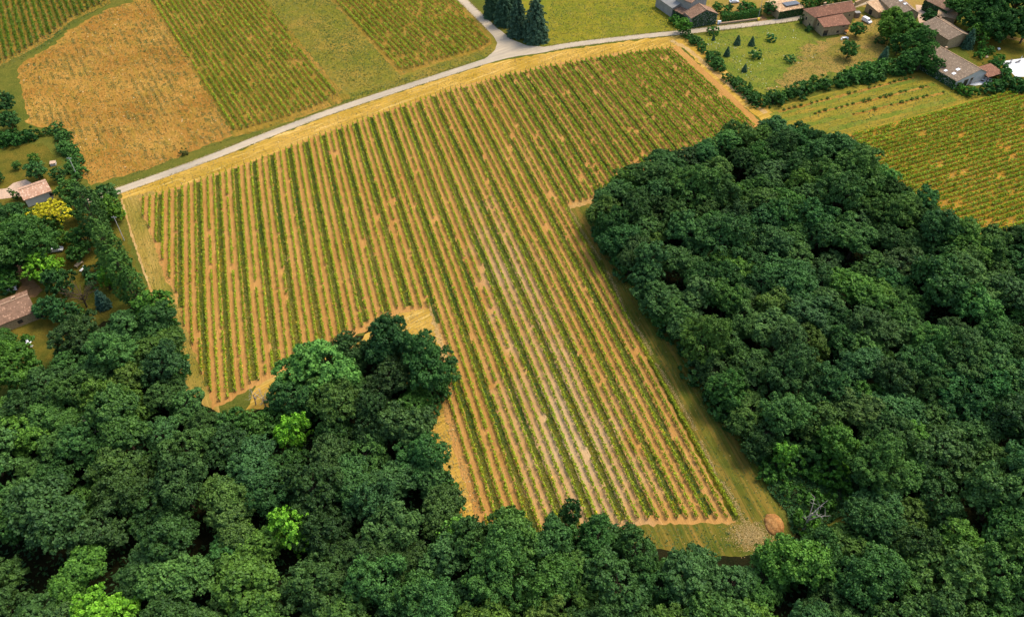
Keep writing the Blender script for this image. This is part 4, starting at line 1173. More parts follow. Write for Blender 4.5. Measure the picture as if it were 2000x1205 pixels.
# ------------------------------------------------------------------ garden, orchard and hedgerow trees: (crown px, py, prototype, scale, tint, label, category)
GREEN, DARK, BLUE, OLIVE, LIME, PALE = (1.0, 1.1, 0.7), (0.7, 0.82, 0.65), (0.7, 0.95, 1.0), (1.1, 1.1, 0.6), (1.7, 1.75, 0.45), (1.3, 1.45, 1.2)
GARDEN = [
    (172, 408, 'poplar0', 1.05, (0.8, 0.85, 0.7), 'tall dark poplar nearest the white house in the poplar line', 'tree'),
    (186, 404, 'poplar1', 0.75, (0.9, 0.95, 0.7), 'dark poplar second from the lane in the poplar line', 'tree'),
    (196, 462, 'poplar0', 0.8, (1.1, 1.12, 0.75), 'slender poplar in the middle of the garden poplar line', 'tree'),
    (212, 486, 'poplar1', 1.0, (1.19, 1.15, 0.8), 'lighter olive green poplar in the garden line', 'tree'),
    (222, 515, 'poplar0', 0.8, (1.1, 1.15, 0.75), 'poplar with a bent tip near the pale field path', 'tree'),
    (240, 535, 'poplar1', 1.0, (1.05, 1.12, 0.75), 'full green poplar towards the wood end of the line', 'tree'),
    (258, 560, 'poplar0', 0.75, (0.95, 1.05, 0.7), 'last poplar of the line, touching the wood', 'tree'),
    (206, 378, 'light0', 1.15, (0.65, 0.8, 0.7), 'round dark green tree beside the end of the lane', 'tree'),
    (214, 408, 'light1', 1.05, (1.3, 1.3, 0.5), 'yellow green spreading tree between lane end and poplars', 'tree'),
    (231, 420, 'bush1', 1.1, (1.9, 1.6, 0.4), 'small golden shrub at the field edge by the poplars', 'shrub'),
    (146, 406, 'light1', 0.95, (0.95, 1.05, 0.8), 'grey green bushy tree between golden tree and poplars', 'tree'),
    (130, 368, 'light0', 1.1, GREEN, 'green garden tree just behind the white house', 'tree'),
    (146, 372, 'light0', 0.8, (1.3, 1.35, 0.7), 'light green small tree near the concrete pole', 'tree'),
    (112, 338, 'light0', 0.75, DARK, 'dark small tree at the garden end of the field hedge', 'tree'),
    (68, 330, 'light0', 1.0, (0.8, 1.0, 0.95), 'round blue-green shrub tree standing alone on the lawn', 'tree'),
    (31, 322, 'light0', 0.45, GREEN, 'tiny leaning fruit tree on the ochre lawn', 'tree'),
    (65, 308, 'light0', 0.6, (1.2, 1.2, 0.5), 'small thin fruit tree beyond the blue-green shrub tree', 'tree'),
    (26, 376, 'column0', 0.8, (0.95, 0.95, 0.6), 'narrow tree in front of the pale terrace', 'tree'),
    (12, 420, 'broadleaf0', 0.8, (0.6, 0.75, 0.62), 'dark broad tree in front of the pale terrace', 'tree'),
    (48, 425, 'light1', 0.95, (0.65, 0.8, 0.6), 'dark tree between terrace and golden tree', 'tree'),
    (-6, 345, 'light0', 0.6, DARK, 'dark shrub tree at the lawn edge by the terrace', 'tree'),
    (28, 468, 'broadleaf2', 1.3, (0.8, 0.92, 0.55), 'very large spreading green tree over the garden drive', 'tree'),
    (70, 478, 'broadleaf5', 1.0, (0.72, 0.88, 0.58), 'green tree merging with the very large spreading tree', 'tree'),
    (8, 500, 'broadleaf7', 0.9, (0.6, 0.75, 0.5), 'dark tree beside the garden drive', 'tree'),
    (118, 462, 'light0', 0.8, (1.3, 1.3, 0.6), 'yellowish round shrub tree beside the parked white car', 'tree'),
    (162, 462, 'light1', 1.1, (0.75, 0.95, 0.55), 'feathery green tree between white car and poplars', 'tree'),
    (148, 492, 'light0', 0.9, (0.65, 0.85, 0.5), 'low dark feathery tree beside the garden seats', 'tree'),
    (80, 522, 'light1', 1.15, LIME, 'bright lime green tree spreading over the garden drive', 'tree'),
    (102, 518, 'light0', 0.9, LIME, 'second bright lime green tree, behind the first one', 'tree'),
    (112, 548, 'light1', 1.1, (0.5, 0.68, 0.52), 'dark green tree in front of the lime green trees', 'tree'),
    (178, 528, 'bush2', 1.3, (0.55, 0.75, 0.72), 'dark blue-green shrub behind the garden seats', 'shrub'),
    (182, 545, 'bush3', 1.3, (1.2, 1.4, 1.4), 'grey leaved shrub in front of the garden seats', 'shrub'),
    (204, 540, 'column1', 1.25, (1.35, 1.55, 0.45), 'bright green upright tree leaning on the poplars', 'tree'),
    (198, 586, 'cone0', 1.2, (0.8, 1.1, 1.2), 'blue-green little conifer at the end of the garden', 'tree'),
    (88, 600, 'light1', 0.85, (0.6, 0.85, 0.85), 'blue-green tree against the big tiled roof', 'tree'),
    (122, 608, 'light1', 0.95, (0.6, 0.82, 0.8), 'blue-green tree one step from the big tiled roof', 'tree'),
    (146, 612, 'bush1', 1.3, GREEN, 'green shrub between grey bare tree and wood', 'shrub'),
    (10, 545, 'light0', 1.0, (0.7, 0.95, 0.45), 'green tree behind the big tiled roof', 'tree'),
    (12, 558, 'bush3', 1.4, (0.55, 0.75, 0.6), 'dark shrub between drive and big tiled roof', 'shrub'),
    (22, 712, 'broadleaf6', 1.1, (1.05, 1.15, 0.55), 'mid green broad tree before the white parasol', 'tree'),
    (-12, 672, 'broadleaf1', 0.75, (0.8, 0.95, 0.55), 'green tree under the eave of the big tiled roof', 'tree'),
    (4, 198, 'light1', 1.05, (0.55, 0.72, 0.7), 'dark round tree by the grass corner of the fallow field', 'tree'),
    (16, 232, 'light0', 1.05, (0.6, 0.8, 0.65), 'dark green tree between round tree and thick hedge', 'tree'),
    (98, 436, 'light1', 0.9, (0.75, 0.9, 0.5), 'green tree standing before the golden flowering tree', 'tree'),
    # lane, orchard and hamlet
    (1336, 48, 'light0', 1.05, (1.15, 1.35, 0.55), 'fresh green lollipop tree at the lane by the ivy gable', 'tree'),
    (1392, 60, 'bush2', 1.25, (0.8, 1.0, 0.6), 'small round green tree at the lane fence', 'shrub'),
    (1394, 75, 'cone1', 0.7, (1.0, 1.15, 0.9), 'tiny dark conifer beside the round tree at the fence', 'tree'),
    (1441, 80, 'cone1', 1.3, (0.9, 1.0, 0.8), 'pale open little conifer on the orchard lawn', 'tree'),
    (1469, 82, 'cone1', 1.2, (1.0, 1.15, 0.9), 'dark pointed little conifer on the orchard lawn', 'tree'),
    (1421, 102, 'cone0', 0.75, (1.0, 1.15, 0.9), 'stout dark little conifer in the orchard, nearest the hedgerow', 'tree'),
    (1455, 134, 'cone1', 1.0, (1.0, 1.15, 0.9), 'thin dark conifer sapling near the low orchard hedge', 'tree'),
    (1478, 106, 'bush0', 1.7, (0.9, 1.0, 0.9), 'low wide grey green bush in the middle of the orchard', 'shrub'),
    (1507, 75, 'bush1', 1.15, (0.85, 1.1, 1.1), 'round grey green shrub on the open orchard lawn', 'shrub'),
    (1543, 115, 'bush2', 1.1, (1.2, 1.35, 1.3), 'pale silvery shrub amid white flowers', 'shrub'),
    (1660, 94, 'light0', 1.1, (0.8, 0.9, 0.55), 'drooping dark green tree in front of the stone farmhouse', 'tree'),
    (1676, 55, 'light0', 0.95, (0.75, 1.0, 0.6), 'round green tree at the corner of the stone farmhouse', 'tree'),
    (1565, 38, 'column0', 0.75, DARK, 'dark upright shrub at the lane end of the stone farmhouse', 'shrub'),
    (1580, 57, 'bush1', 0.9, DARK, 'dark shrub against the farmhouse side wall', 'shrub'),
    (1720, 80, 'bush2', 1.0, DARK, 'dark low shrub in the yard below the van', 'shrub'),
    (1590, 152, 'light0', 0.45, (1.1, 1.3, 0.7), 'thin sapling beside the orchard hedge', 'tree'),
    (1728, 108, 'cone0', 1.2, (0.9, 1.1, 0.95), 'grey green pointed tree at the yard corner', 'tree'),
    (1746, 40, 'broadleaf1', 1.15, (1.35, 1.25, 0.5), 'broad yellow-green walnut tree behind the van', 'tree'),
    (1775, 58, 'broadleaf3', 1.05, (1.0, 1.05, 0.55), 'mid green broad tree beside the yellow-green walnut', 'tree'),
    (1758, 84, 'light1', 1.1, (0.7, 0.88, 0.55), 'dark green tree under the walnut', 'tree'),
    (1790, 84, 'broadleaf5', 0.85, (0.75, 0.9, 0.6), 'dark green tree between walnut and long roof', 'tree'),
    (1803, 106, 'broadleaf8', 0.85, (0.8, 1.0, 0.6), 'dense green tree against the long grey roof', 'tree'),
    (1778, 116, 'light1', 1.1, (0.65, 0.85, 0.6), 'dark green tree at the end of the orchard hedge', 'tree'),
    (1826, 128, 'light1', 0.85, (0.6, 0.8, 0.55), 'dark tree hugging the skylight roof', 'tree'),
    (1816, 32, 'light0', 1.0, (0.4, 0.6, 0.42), 'ivy-dark tree in the courtyard gap', 'tree'),
    (1880, 10, 'broadleaf2', 1.0, (0.7, 0.85, 0.45), 'green tree behind the hamlet roofs', 'tree'),
    (1905, 30, 'broadleaf6', 1.1, (0.55, 0.72, 0.42), 'dark tree behind the long roof', 'tree'),
    (1912, 62, 'light1', 1.0, (1.0, 1.1, 0.45), 'bright green round tree behind the red car', 'tree'),
    (1940, 12, 'broadleaf0', 1.3, (0.5, 0.68, 0.4), 'big dark tree in the grove above the wheel track', 'tree'),
    (1975, 35, 'broadleaf7', 1.25, (0.45, 0.62, 0.38), 'very dark tree in the grove by the wheel track', 'tree'),
    (1935, 44, 'broadleaf4', 0.95, (0.6, 0.78, 0.45), 'medium dark tree at the front of the grove', 'tree'),
    (1990, 0, 'broadleaf5', 1.3, (0.5, 0.7, 0.4), 'tall dark tree at the back of the grove', 'tree'),
    (2010, 48, 'broadleaf3', 1.1, (0.4, 0.55, 0.36), 'deep green tree over the wheel track', 'tree'),
    (1894, 78, 'cone0', 1.5, (0.7, 0.9, 0.85), 'blue-green conifer by the grey roof corner', 'tree'),
    (1921, 82, 'column0', 1.1, (0.8, 1.0, 0.42), 'green cypress column on the side lawn', 'tree'),
    (1906, 58, 'cone0', 1.2, (0.5, 0.65, 0.5), 'slim dark cypress in front of the red car', 'tree'),
    (1913, 108, 'bush1', 1.1, (0.8, 1.1, 0.5), 'round green shrub in the bed behind the long roof', 'shrub'),
    (1921, 101, 'bush2', 1.0, (0.8, 1.1, 0.5), 'round green shrub beside the cypress column', 'shrub'),
    (1933, 98, 'bush3', 1.1, (0.7, 0.9, 0.5), 'darker shrub at the lawn bed', 'shrub'),
    (1943, 124, 'light0', 0.7, (0.6, 0.85, 0.5), 'dark shrub tree at the pool corner', 'tree'),
    (1956, 132, 'bush2', 1.7, (0.6, 0.85, 0.6), 'broad dark shrub along the pool paving', 'shrub'),
    (1962, 144, 'bush3', 1.6, (0.65, 0.9, 0.6), 'bushy shrub at the lower pool corner', 'shrub'),
    (1953, 114, 'bush1', 1.2, (0.9, 1.2, 0.45), 'fresh green shrub at the upper pool corner', 'shrub'),
    (1923, 128, 'bush0', 0.8, (0.6, 0.8, 0.5), 'small shrub at the wing gable', 'shrub'),
    (1300, 8, 'bush1', 1.4, DARK, 'dark shrub at the foot of the grey barn', 'shrub'),
    (1318, 38, 'bush3', 1.3, (0.7, 0.95, 0.45), 'green shrub under the lean-to eave', 'shrub'),
    (1325, 46, 'bush2', 1.2, (0.75, 1.0, 0.45), 'green shrub between lean-to and lollipop tree', 'shrub'),
    (1400, 12, 'light0', 0.6, GREEN, 'green garden tree behind the clipped hedge', 'tree'),
    (1413, 20, 'bush2', 1.5, (0.8, 1.0, 0.6), 'garden shrub between ivy gable and clipped hedge', 'shrub'),
    (1425, 14, 'light0', 0.5, DARK, 'small dark standard tree by the parked pale car', 'tree'),
    (1455, 14, 'bush3', 1.7, (0.6, 0.85, 0.55), 'dark shrub beside the pale car', 'shrub'),
    (1466, 14, 'bush1', 1.5, (0.85, 1.1, 0.45), 'lighter shrub at the hedge end by the pole', 'shrub'),
    (1503, 14, 'light0', 0.9, DARK, 'dark tree beside the solar roof', 'tree'),
    (1580, 8, 'light1', 0.85, (0.7, 0.95, 0.45), 'green tree between solar roof and farmhouse', 'tree'),
    (1608, 2, 'light1', 0.9, (0.55, 0.75, 0.45), 'dark tree behind the farmhouse ridge', 'tree'),
    (1635, -4, 'light0', 0.9, (0.7, 0.95, 0.45), 'green tree behind the farmhouse by the lane', 'tree'),
    (1655, -2, 'light0', 0.9, (0.8, 0.95, 0.45), 'leafy tree between lane and farmhouse end', 'tree'),
    # dark firs at the junction
    (1046, 40, 'fir0', 1.0, (1.0, 1.15, 1.1), 'big dark fir at the lane junction, largest of the clump', 'tree'),
    (1012, 34, 'fir1', 0.98, (0.85, 1.0, 0.95), 'dark fir at the junction beside the largest one', 'tree'),
    (985, 14, 'fir1', 0.95, (0.8, 1.0, 0.9), 'dark fir along the side lane behind the junction', 'tree'),
    (962, 2, 'fir0', 0.8, (0.8, 1.0, 0.8), 'dark fir farthest up the side lane', 'tree'),
    (1000, -2, 'fir1', 0.9, (0.8, 1.0, 0.8), 'dark fir behind the junction clump', 'tree'),
    (360, 297, 'bush0', 1.0, (1.6, 0.75, 0.7), 'low reddish brown bramble on the lane verge', 'shrub'),
]
for px, py, key, s, tint, lab, cat in GARDEN:
    H = PROTO[key][3] * s
    p = P(px, py, H * (0.6 if cat == 'tree' and 'cone' not in key and 'fir' not in key else 0.45))
    if px > 1280 and max(tint) < 1.15: tint = tuple(1.18 * t for t in tint)
    place_tree(key, (p.x, p.y), s, RNG.random() * 6.28, tint, lab, cat, name='shrub' if cat != 'tree' else 'poplar_tree' if 'poplar' in key else 'fir_tree' if 'fir' in key else 'conifer_tree' if 'cone' in key else 'garden_tree')

# golden flowering mass on the tree by the white house
gp = P(94, 416, 7)
lob = [(np.array([gp.x + dx, gp.y + dy, z]), np.array([1.7, 1.7, 1.5])) for dx, dy, z in ((-4.4, -0.5, 6.0), (-2.6, 1.6, 7.4), (0.2, 2.4, 8.2), (2.6, 1.6, 8.0), (4.2, 0.2, 7.0), (5.0, -1.6, 5.6), (-4.8, -2, 4.4), (0, 0, 7.6), (2, -1, 7), (-2, -1, 6.4))]
c_, n_, s_, v_ = crown_points(lob, 26, 18, 0.4, 0.22, RNG)
rt = empty('golden_tree', (gp.x, gp.y, 0))
c_[:, :2] -= np.array([gp.x, gp.y])
link('crown', quad_mesh('golden_crown', leaf_quads(c_, n_, s_, RNG), v_, M['gold']), parent=rt)
V, F = [], []
for lb in lob:
    tube_into(V, F, [(0, 0, -0.2), (0.2, 0.3, 3.0), (lb[0][0] - gp.x, lb[0][1] - gp.y, lb[0][2])], [0.16, 0.12, 0.03], 5)
tm = bpy.data.meshes.new('golden_trunk'); tm.from_pydata(V, [], F); link('trunk', tm, M['bark'], rt)
tag(rt, 'tree covered in golden yellow flowers beside the white house', 'tree')


def hedge_line(px, step, kmin, kmax, label, group, tint=(0.85, 1.0, 0.68), jit=0.5, var=0.3, keys=('bush0', 'bush1', 'bush2', 'bush3')):
    ln = resample(smooth_line(PP(px)), step)
    for q in ln:
        s = kmin + (kmax - kmin) * RNG.random()
        t = np.array(tint) * (1 - var / 2 + var * RNG.random())
        place_tree(keys[RNG.integers(0, len(keys))], q + RNG.normal(size=2) * jit, s, RNG.random() * 6.28, t, label, 'shrub', group, name='hedge_shrub')


hedge_line([(1337, 72), (1350, 80), (1366, 92), (1374, 102)], 2.2, 1.0, 1.45, 'dark shrub of the hedgerow between lane and farm track', 'hedgerow shrubs by the lane')
hedge_line([(1390, 118), (1400, 128), (1408, 138)], 2.0, 1.1, 1.5, 'dark shrub of the middle hedgerow clump beside the farm track', 'middle hedgerow clump')
hedge_line([(1426, 156), (1444, 172), (1462, 190), (1484, 206)], 2.2, 1.1, 1.6, 'dark shrub of the long hedgerow beside the farm track', 'lower hedgerow shrubs')
hedge_line([(1376, 104), (1388, 114)], 2.2, 0.5, 0.8, 'low shrub bridging two hedgerow clumps by the farm track', 'low hedgerow shrubs', (0.8, 1, 0.8))
hedge_line([(1495, 205), (1530, 193), (1560, 184), (1600, 172), (1650, 165), (1700, 155), (1750, 142), (1785, 132)], 2.6, 1.3, 2.0, 'shrub of the thick hedge between orchard and mown strip field', 'orchard hedge shrubs', (0.82, 1.0, 0.66), 0.9, 0.5)
hedge_line([(1660, 152), (1700, 143), (1740, 132)], 3.0, 1.6, 2.2, 'tall shrub on the yard side of the thick orchard hedge', 'tall orchard hedge shrubs', (0.85, 1.05, 0.66), 0.8, 0.5)
hedge_line([(1855, 160), (1872, 180), (1890, 188)], 2.2, 1.0, 1.6, 'leafy shrub wrapping the corner of the skylight house', 'shrubs around the skylight house', (0.9, 1.15, 0.45))
hedge_line([(1930, 180), (1955, 172), (1985, 174), (2010, 182)], 2.2, 1.3, 2.0, 'dark hedge shrub between cross-row vineyard and side lawn', 'side lawn hedge shrubs', (0.6, 0.85, 0.6))
hedge_line([(104, 262), (118, 262), (128, 290), (136, 310), (148, 335), (152, 352)], 2.0, 1.0, 1.5, 'dark shrub of the garden hedge along the fallow field', 'garden hedge shrubs', (0.95, 1.1, 0.85), 0.9)
hedge_line([(-10, 282), (20, 278), (50, 276), (74, 270)], 1.8, 1.5, 2.0, 'thick dark hedge shrub below the round trees by the fallow field', 'thick dark hedge', (0.45, 0.68, 0.42), 0.6)
hedge_line([(90, 262), (100, 258)], 2.0, 0.8, 1.1, 'small olive shrub joining thick hedge and field hedge', 'joining shrubs', (0.9, 0.95, 0.6))
# clearing by the mound
for px, py, k, s, t in ((1500, 925, 'bush1', 1.4, (0.9, 1.1, 0.55)), (1556, 905, 'bush2', 1.7, (0.9, 1.15, 0.5)), (1590, 935, 'column0', 0.9, (1.0, 1.25, 0.5)), (1625, 930, 'bush3', 2.0, (1.05, 1.3, 0.5)),
                        (1640, 965, 'bush0', 1.9, (0.8, 1.0, 0.45)), (1600, 985, 'bush1', 1.6, (0.8, 1.0, 0.45)), (1545, 960, 'bush2', 1.3, (0.8, 1.0, 0.5)), (1575, 1025, 'bush3', 1.6, (1.0, 1.2, 0.5)), (1535, 930, 'bush0', 1.3, (0.7, 0.95, 0.5))):
    p = P(px, py, 1)
    place_tree(k, (p.x, p.y), s, RNG.random() * 6, t, 'bright green sapling shrub in the scrubby clearing by the earth mound', 'shrub', 'shrubs in the scrubby clearing', name='shrub')
# vines and little trees along the three planted bands of the strip field
for j, (a, b) in enumerate((((1520, 218), (1790, 150)), ((1590, 222), (1815, 168)), ((1665, 224), (1845, 180)))):
    ln = resample(PP([a, b]), 2.4)
    for i, q in enumerate(ln):
        if RNG.random() < 0.35: continue
        place_tree(f'bush{RNG.integers(0, 4)}', q + RNG.normal(size=2) * 0.15, 0.26 + 0.18 * RNG.random(), RNG.random() * 6, (1.15, 1.19, 0.7),
                   f"low green plant in the {['first', 'second', 'third'][j]} planted band from the orchard hedge", 'shrub', f"{['first', 'second', 'third'][j]} planted band plants", name='young_plant')


# bare trees
def bare_tree(px, py, h, seed, mat, label, spread=0.5, n=9):
    rng = np.random.default_rng(seed)
    p = P(px, py, 0)
    V, F = [], []
    tube_into(V, F, [(0, 0, -0.2), (0.1, 0.1, h * 0.35), (0.25, 0.1, h * 0.6)], [h * 0.028, h * 0.02, h * 0.012], 6)
    root = empty('bare_tree', (p.x, p.y, 0))
    tm = bpy.data.meshes.new('bare_trunk'); tm.from_pydata(V, [], F); link('trunk', tm, mat, root)
    V, F = [], []
    for i in range(n):
        an = rng.random() * 6.28; z0 = h * (0.2 + 0.4 * rng.random()); L = h * (0.25 + 0.3 * rng.random())
        e = np.array([math.cos(an) * L * spread * 1.6, math.sin(an) * L * spread * 1.6, z0 + L * 0.8])
        m = np.array([e[0] * 0.45, e[1] * 0.45, z0 + L * 0.5])
        tube_into(V, F, [(0.1, 0.1, z0), m, e], [h * 0.012, h * 0.008, h * 0.003], 5)
        for k in range(5):
            q = m + (e - m) * rng.random() + 0
            tube_into(V, F, [q, q + rng.normal(size=3) * h * 0.06 + np.array([0, 0, h * 0.07])], [h * 0.005, h * 0.0015], 4)
    bm_ = bpy.data.meshes.new('bare_branches'); bm_.from_pydata(V, [], F); link('branches', bm_, mat, root)
    tag(root, label, 'tree')


bare_tree(1568, 1035, 11, 5, M['pale_bark'], 'bare pale dead tree leaning over the scrubby clearing', 0.35, 5)
bare_tree(170, 600, 8, 6, M['bark'], 'leafless grey brown tree in the garden', 0.8, 26)
bare_tree(245, 850, 11, 7, M['pale_bark'], 'dead tree with pale branches amid the wood by the houses', 0.7, 9)
bare_tree(520, 800, 7, 8, M['pale_bark'], 'thin dead tree at the bottom of the vine rows', 0.5, 8)
bare_tree(500, 790, 6, 9, M['pale_bark'], 'second thin dead tree at the row ends', 0.5, 8)


# ------------------------------------------------------------------ buildings
def mesh_obj(name, V, F, mat, parent, uv=None):
    me = bpy.data.meshes.new(name)
    me.from_pydata([tuple(v) for v in V], [], F)
    if uv is not None:
        l = me.uv_layers.new(name='UVMap')
        for lp in me.loops:
            l.data[lp.index].uv = uv[lp.vertex_index]
    return link(name, me, mat, parent)


def box_obj(name, lo, hi, mat, parent):
    (a, b, c), (d, e, f) = lo, hi
    V = [(a, b, c), (d, b, c), (d, e, c), (a, e, c), (a, b, f), (d, b, f), (d, e, f), (a, e, f)]
    F = [(0, 3, 2, 1), (4, 5, 6, 7), (0, 1, 5, 4), (1, 2, 6, 5), (2, 3, 7, 6), (3, 0, 4, 7)]
    return mesh_obj(name, V, F, mat, parent)


def slab(name, pts, mat, parent, th=0.16):
    """one roof plane with thickness; tiles run down from the top edge (pts: eave a, eave b, top b, top a)"""
    pts = [Vector(p) for p in pts]
    nrm = (pts[1] - pts[0]).cross(pts[2] - pts[0]).normalized()
    if nrm.z < 0: nrm = -nrm
    u = (pts[1] - pts[0]).normalized(); v = nrm.cross(u)
    n = len(pts)
    V = pts + [p - nrm * th for p in pts]
    F = [tuple(range(n)), tuple(reversed(range(n, 2 * n)))] + [(i, i + n, (i + 1) % n + n, (i + 1) % n) for i in range(n)]
    uv = [((p - pts[0]).dot(u), (p - pts[0]).dot(v)) for p in V]
    return mesh_obj(name, V, F, mat, parent, uv)


def window(parent, side, L, D, pos, z, w, h, name='window', mat='dark'):
    """opening on a wall: pane set proud of the wall, with a frame of four bars"""
    def put(a0, a1, z0, z1, d0, d1):
        if side == 'front': return (a0, -D / 2 - d1, z0), (a1, -D / 2 - d0, z1)
        if side == 'left': return (-L / 2 - d1, a0, z0), (-L / 2 - d0, a1, z1)
        return (L / 2 + d0, a0, z0), (L / 2 + d1, a1, z1)
    lo, hi = put(pos - w / 2, pos + w / 2, z, z + h, -0.02, 0.03)
    p = box_obj(name, lo, hi, M[mat], parent)
    lo, hi = put(pos - w / 2 - 0.1, pos + w / 2 + 0.1, z - 0.14, z, -0.02, 0.1)
    box_obj('sill', lo, hi, M['ridge'], p)
    lo, hi = put(pos - w / 2 - 0.1, pos + w / 2 + 0.1, z + h, z + h + 0.14, -0.02, 0.06)
    box_obj('lintel', lo, hi, M['ridge'], p)
    return p


def house(name, Bp, Fp, Rp, ze, zr, mode, roof, wall, label, cat='house', hipL=0, hipR=0, off=0.5, over=0.35, wins=(), chimney=(), sky=(), ivy=None, open_front=False):
    f, r, b = P(*Fp, ze), P(*Rp, ze), P(*Bp, ze)
    u = Vector((r.x - f.x, r.y - f.y, 0)); L = u.length; u.normalize()
    n = Vector((-u.y, u.x, 0)); D = (b - f).dot(n)
    if D < 0: n = -n; D = -D
    c = f + u * L / 2 + n * D / 2
    root = empty(name, (c.x, c.y, 0), math.atan2(u.y, u.x))
    tag(root, label, cat)
    l2, d2 = L / 2, D / 2
    wl_, wd = l2 - over, d2 - over
    dz = 0.2
    if mode == 'along':
        y0 = -d2 + D * off
        k = (zr - ze) / (y0 + d2)
        prof = [(-wd, 0), (wd, 0), (wd, ze + (d2 - wd) * (zr - ze) / (d2 - y0) - dz), (y0, zr - dz), (-wd, ze + (d2 - wd) * k - dz)]
        if hipL or hipR: prof = [(-wd, 0), (wd, 0), (wd, ze - dz), (-wd, ze - dz)]
        V = [(-wl_, y, z) for y, z in prof] + [(wl_, y, z) for y, z in prof]
        A, Bq = (-l2 + hipL, y0, zr), (l2 - hipR, y0, zr)
        slab('roof_slope', [(-l2, -d2, ze), (l2, -d2, ze), Bq, A], roof, root)
        slab('roof_slope', [(l2, d2, ze), (-l2, d2, ze), A, Bq], roof, root)
        if hipL: slab('hip_slope', [(-l2, d2, ze), (-l2, -d2, ze), A], roof, root)
        if hipR: slab('hip_slope', [(l2, -d2, ze), (l2, d2, ze), Bq], roof, root)
        box_obj('ridge_cap', (A[0], y0 - 0.16, zr - 0.02), (Bq[0], y0 + 0.16, zr + 0.1), M['ridge'], root)
    elif mode == 'across':
        x0 = -l2 + L * off
        prof = [(-wl_, 0), (wl_, 0), (wl_, ze + over * (zr - ze) / (l2 - x0) - dz), (x0, zr - dz), (-wl_, ze + over * (zr - ze) / (x0 + l2) - dz)]
        V = [(x, -wd, z) for x, z in prof] + [(x, wd, z) for x, z in prof]
        A, Bq = (x0, -d2, zr), (x0, d2, zr)
        slab('roof_slope', [(-l2, d2, ze), (-l2, -d2, ze), A, Bq], roof, root)
        slab('roof_slope', [(l2, -d2, ze), (l2, d2, ze), Bq, A], roof, root)
        box_obj('ridge_cap', (x0 - 0.16, -d2, zr - 0.02), (x0 + 0.16, d2, zr + 0.1), M['ridge'], root)
    else:
        k = (zr - ze) / D
        prof = [(-wd, 0), (wd, 0), (wd, zr - over * k - dz), (-wd, ze + over * k - dz)]
        V = [(-wl_, y, z) for y, z in prof] + [(wl_, y, z) for y, z in prof]
        slab('roof_slope', [(-l2, -d2, ze), (l2, -d2, ze), (l2, d2, zr), (-l2, d2, zr)], roof, root)
    m = len(prof)
    Fc = [tuple(range(m)), tuple(reversed(range(m, 2 * m)))] + [(i, i + m, (i + 1) % m + m, (i + 1) % m) for i in range(m)]
    mesh_obj('wall', V, Fc, wall, root)
    for w in wins:
        window(root, w[0], 2 * wl_, 2 * wd, *w[1:])
    for (cx, cy, h) in chimney:
        ch = box_obj('chimney', (cx - 0.4, cy - 0.3, ze - 0.5), (cx + 0.4, cy + 0.3, zr + h), M['stone'], root)
        box_obj('chimney_cap', (cx - 0.5, cy - 0.4, zr + h), (cx + 0.5, cy + 0.4, zr + h + 0.12), M['ridge'], ch)
    for (fx, fy, w, h) in sky:      # skylights: position on the camera-side slope as fractions
        if mode == 'along':
            y = -d2 + fy * (y0 + d2); z = ze + fy * (zr - ze); sl = (zr - ze) / (y0 + d2)
            x = -l2 + fx * L
            slab('skylight', [(x, y, z + 0.07), (x + w, y, z + 0.07), (x + w, y + h, z + h * sl + 0.07), (x, y + h, z + h * sl + 0.07)], M['skylight'], root, 0.06)
        else:
            x = -l2 + fx * (x0 + l2); z = ze + fx * (zr - ze); sl = (zr - ze) / (x0 + l2)
            y = -d2 + fy * D
            slab('skylight', [(x, y + h, z + 0.07), (x, y, z + 0.07), (x + w, y, z + w * sl + 0.07), (x + w, y + h, z + w * sl + 0.07)], M['skylight'], root, 0.06)
    if ivy:
        for sd in ivy:
            if sd == 'front':
                N = int(2 * wl_ * ze * 26); x = (RNG.random(N) * 2 - 1) * wl_; z = RNG.random(N) * (zr if mode == 'across' else ze)
                if mode == 'across':
                    lim = np.where(x < x0, ze + (x + l2) / (x0 + l2) * (zr - ze), ze + (l2 - x) / (l2 - x0) * (zr - ze)) - 0.25
                    kk = z < lim; x, z = x[kk], z[kk]
                cen = np.c_[x, -wd - 0.05 - 0.28 * RNG.random(len(x)), z]; nn = np.array([0, -1.0, 0.3])
            else:
                sg = -1 if sd == 'left' else 1
                N = int(2 * wd * ze * 26); y = (RNG.random(N) * 2 - 1) * wd; z = RNG.random(N) * ze
                cen = np.c_[np.full(N, sg * (wl_ + 0.05)) + sg * 0.28 * RNG.random(N), y, z]; nn = np.array([sg * 1.0, 0, 0.3])
            nor = RNG.normal(size=cen.shape) * 0.6 + nn
            link('ivy', quad_mesh('ivy', leaf_quads(cen, nor, 0.2 * (0.6 + 0.8 * RNG.random(len(cen))), RNG, 0.9), RNG.random(len(cen)), M['ivy']), parent=root)
    return root, L, D


T = M
# stone farmhouse and its front wing
house('farmhouse', (1570, 18), (1591, 35), (1673, 21), 5.5, 7.8, 'along', T['tile_red'], T['stone'], 'long stone farmhouse with red brown hipped roof beside the lane',
      hipL=5.0, chimney=[(-3.0, 0.3, 0.9)], wins=[('left', 1.0, 2.2, 0.9, 1.2), ('left', -2.0, 1.0, 0.8, 1.0), ('front', 7.5, 3.3, 0.7, 0.8)])
house('farmhouse_wing', (1597, 36), (1609, 54), (1662, 48), 4.0, 5.3, 'mono', T['tile_red'], T['stone'], 'low stone wing with red tiled single slope in front of the farmhouse',
      wins=[('left', 0.6, 2.4, 0.8, 1.3), ('front', -4.3, 0.05, 2.0, 2.3, 'door'), ('front', 3.2, 3.0, 0.9, 0.5), ('front', 1.2, 0.7, 1.1, 1.0)])
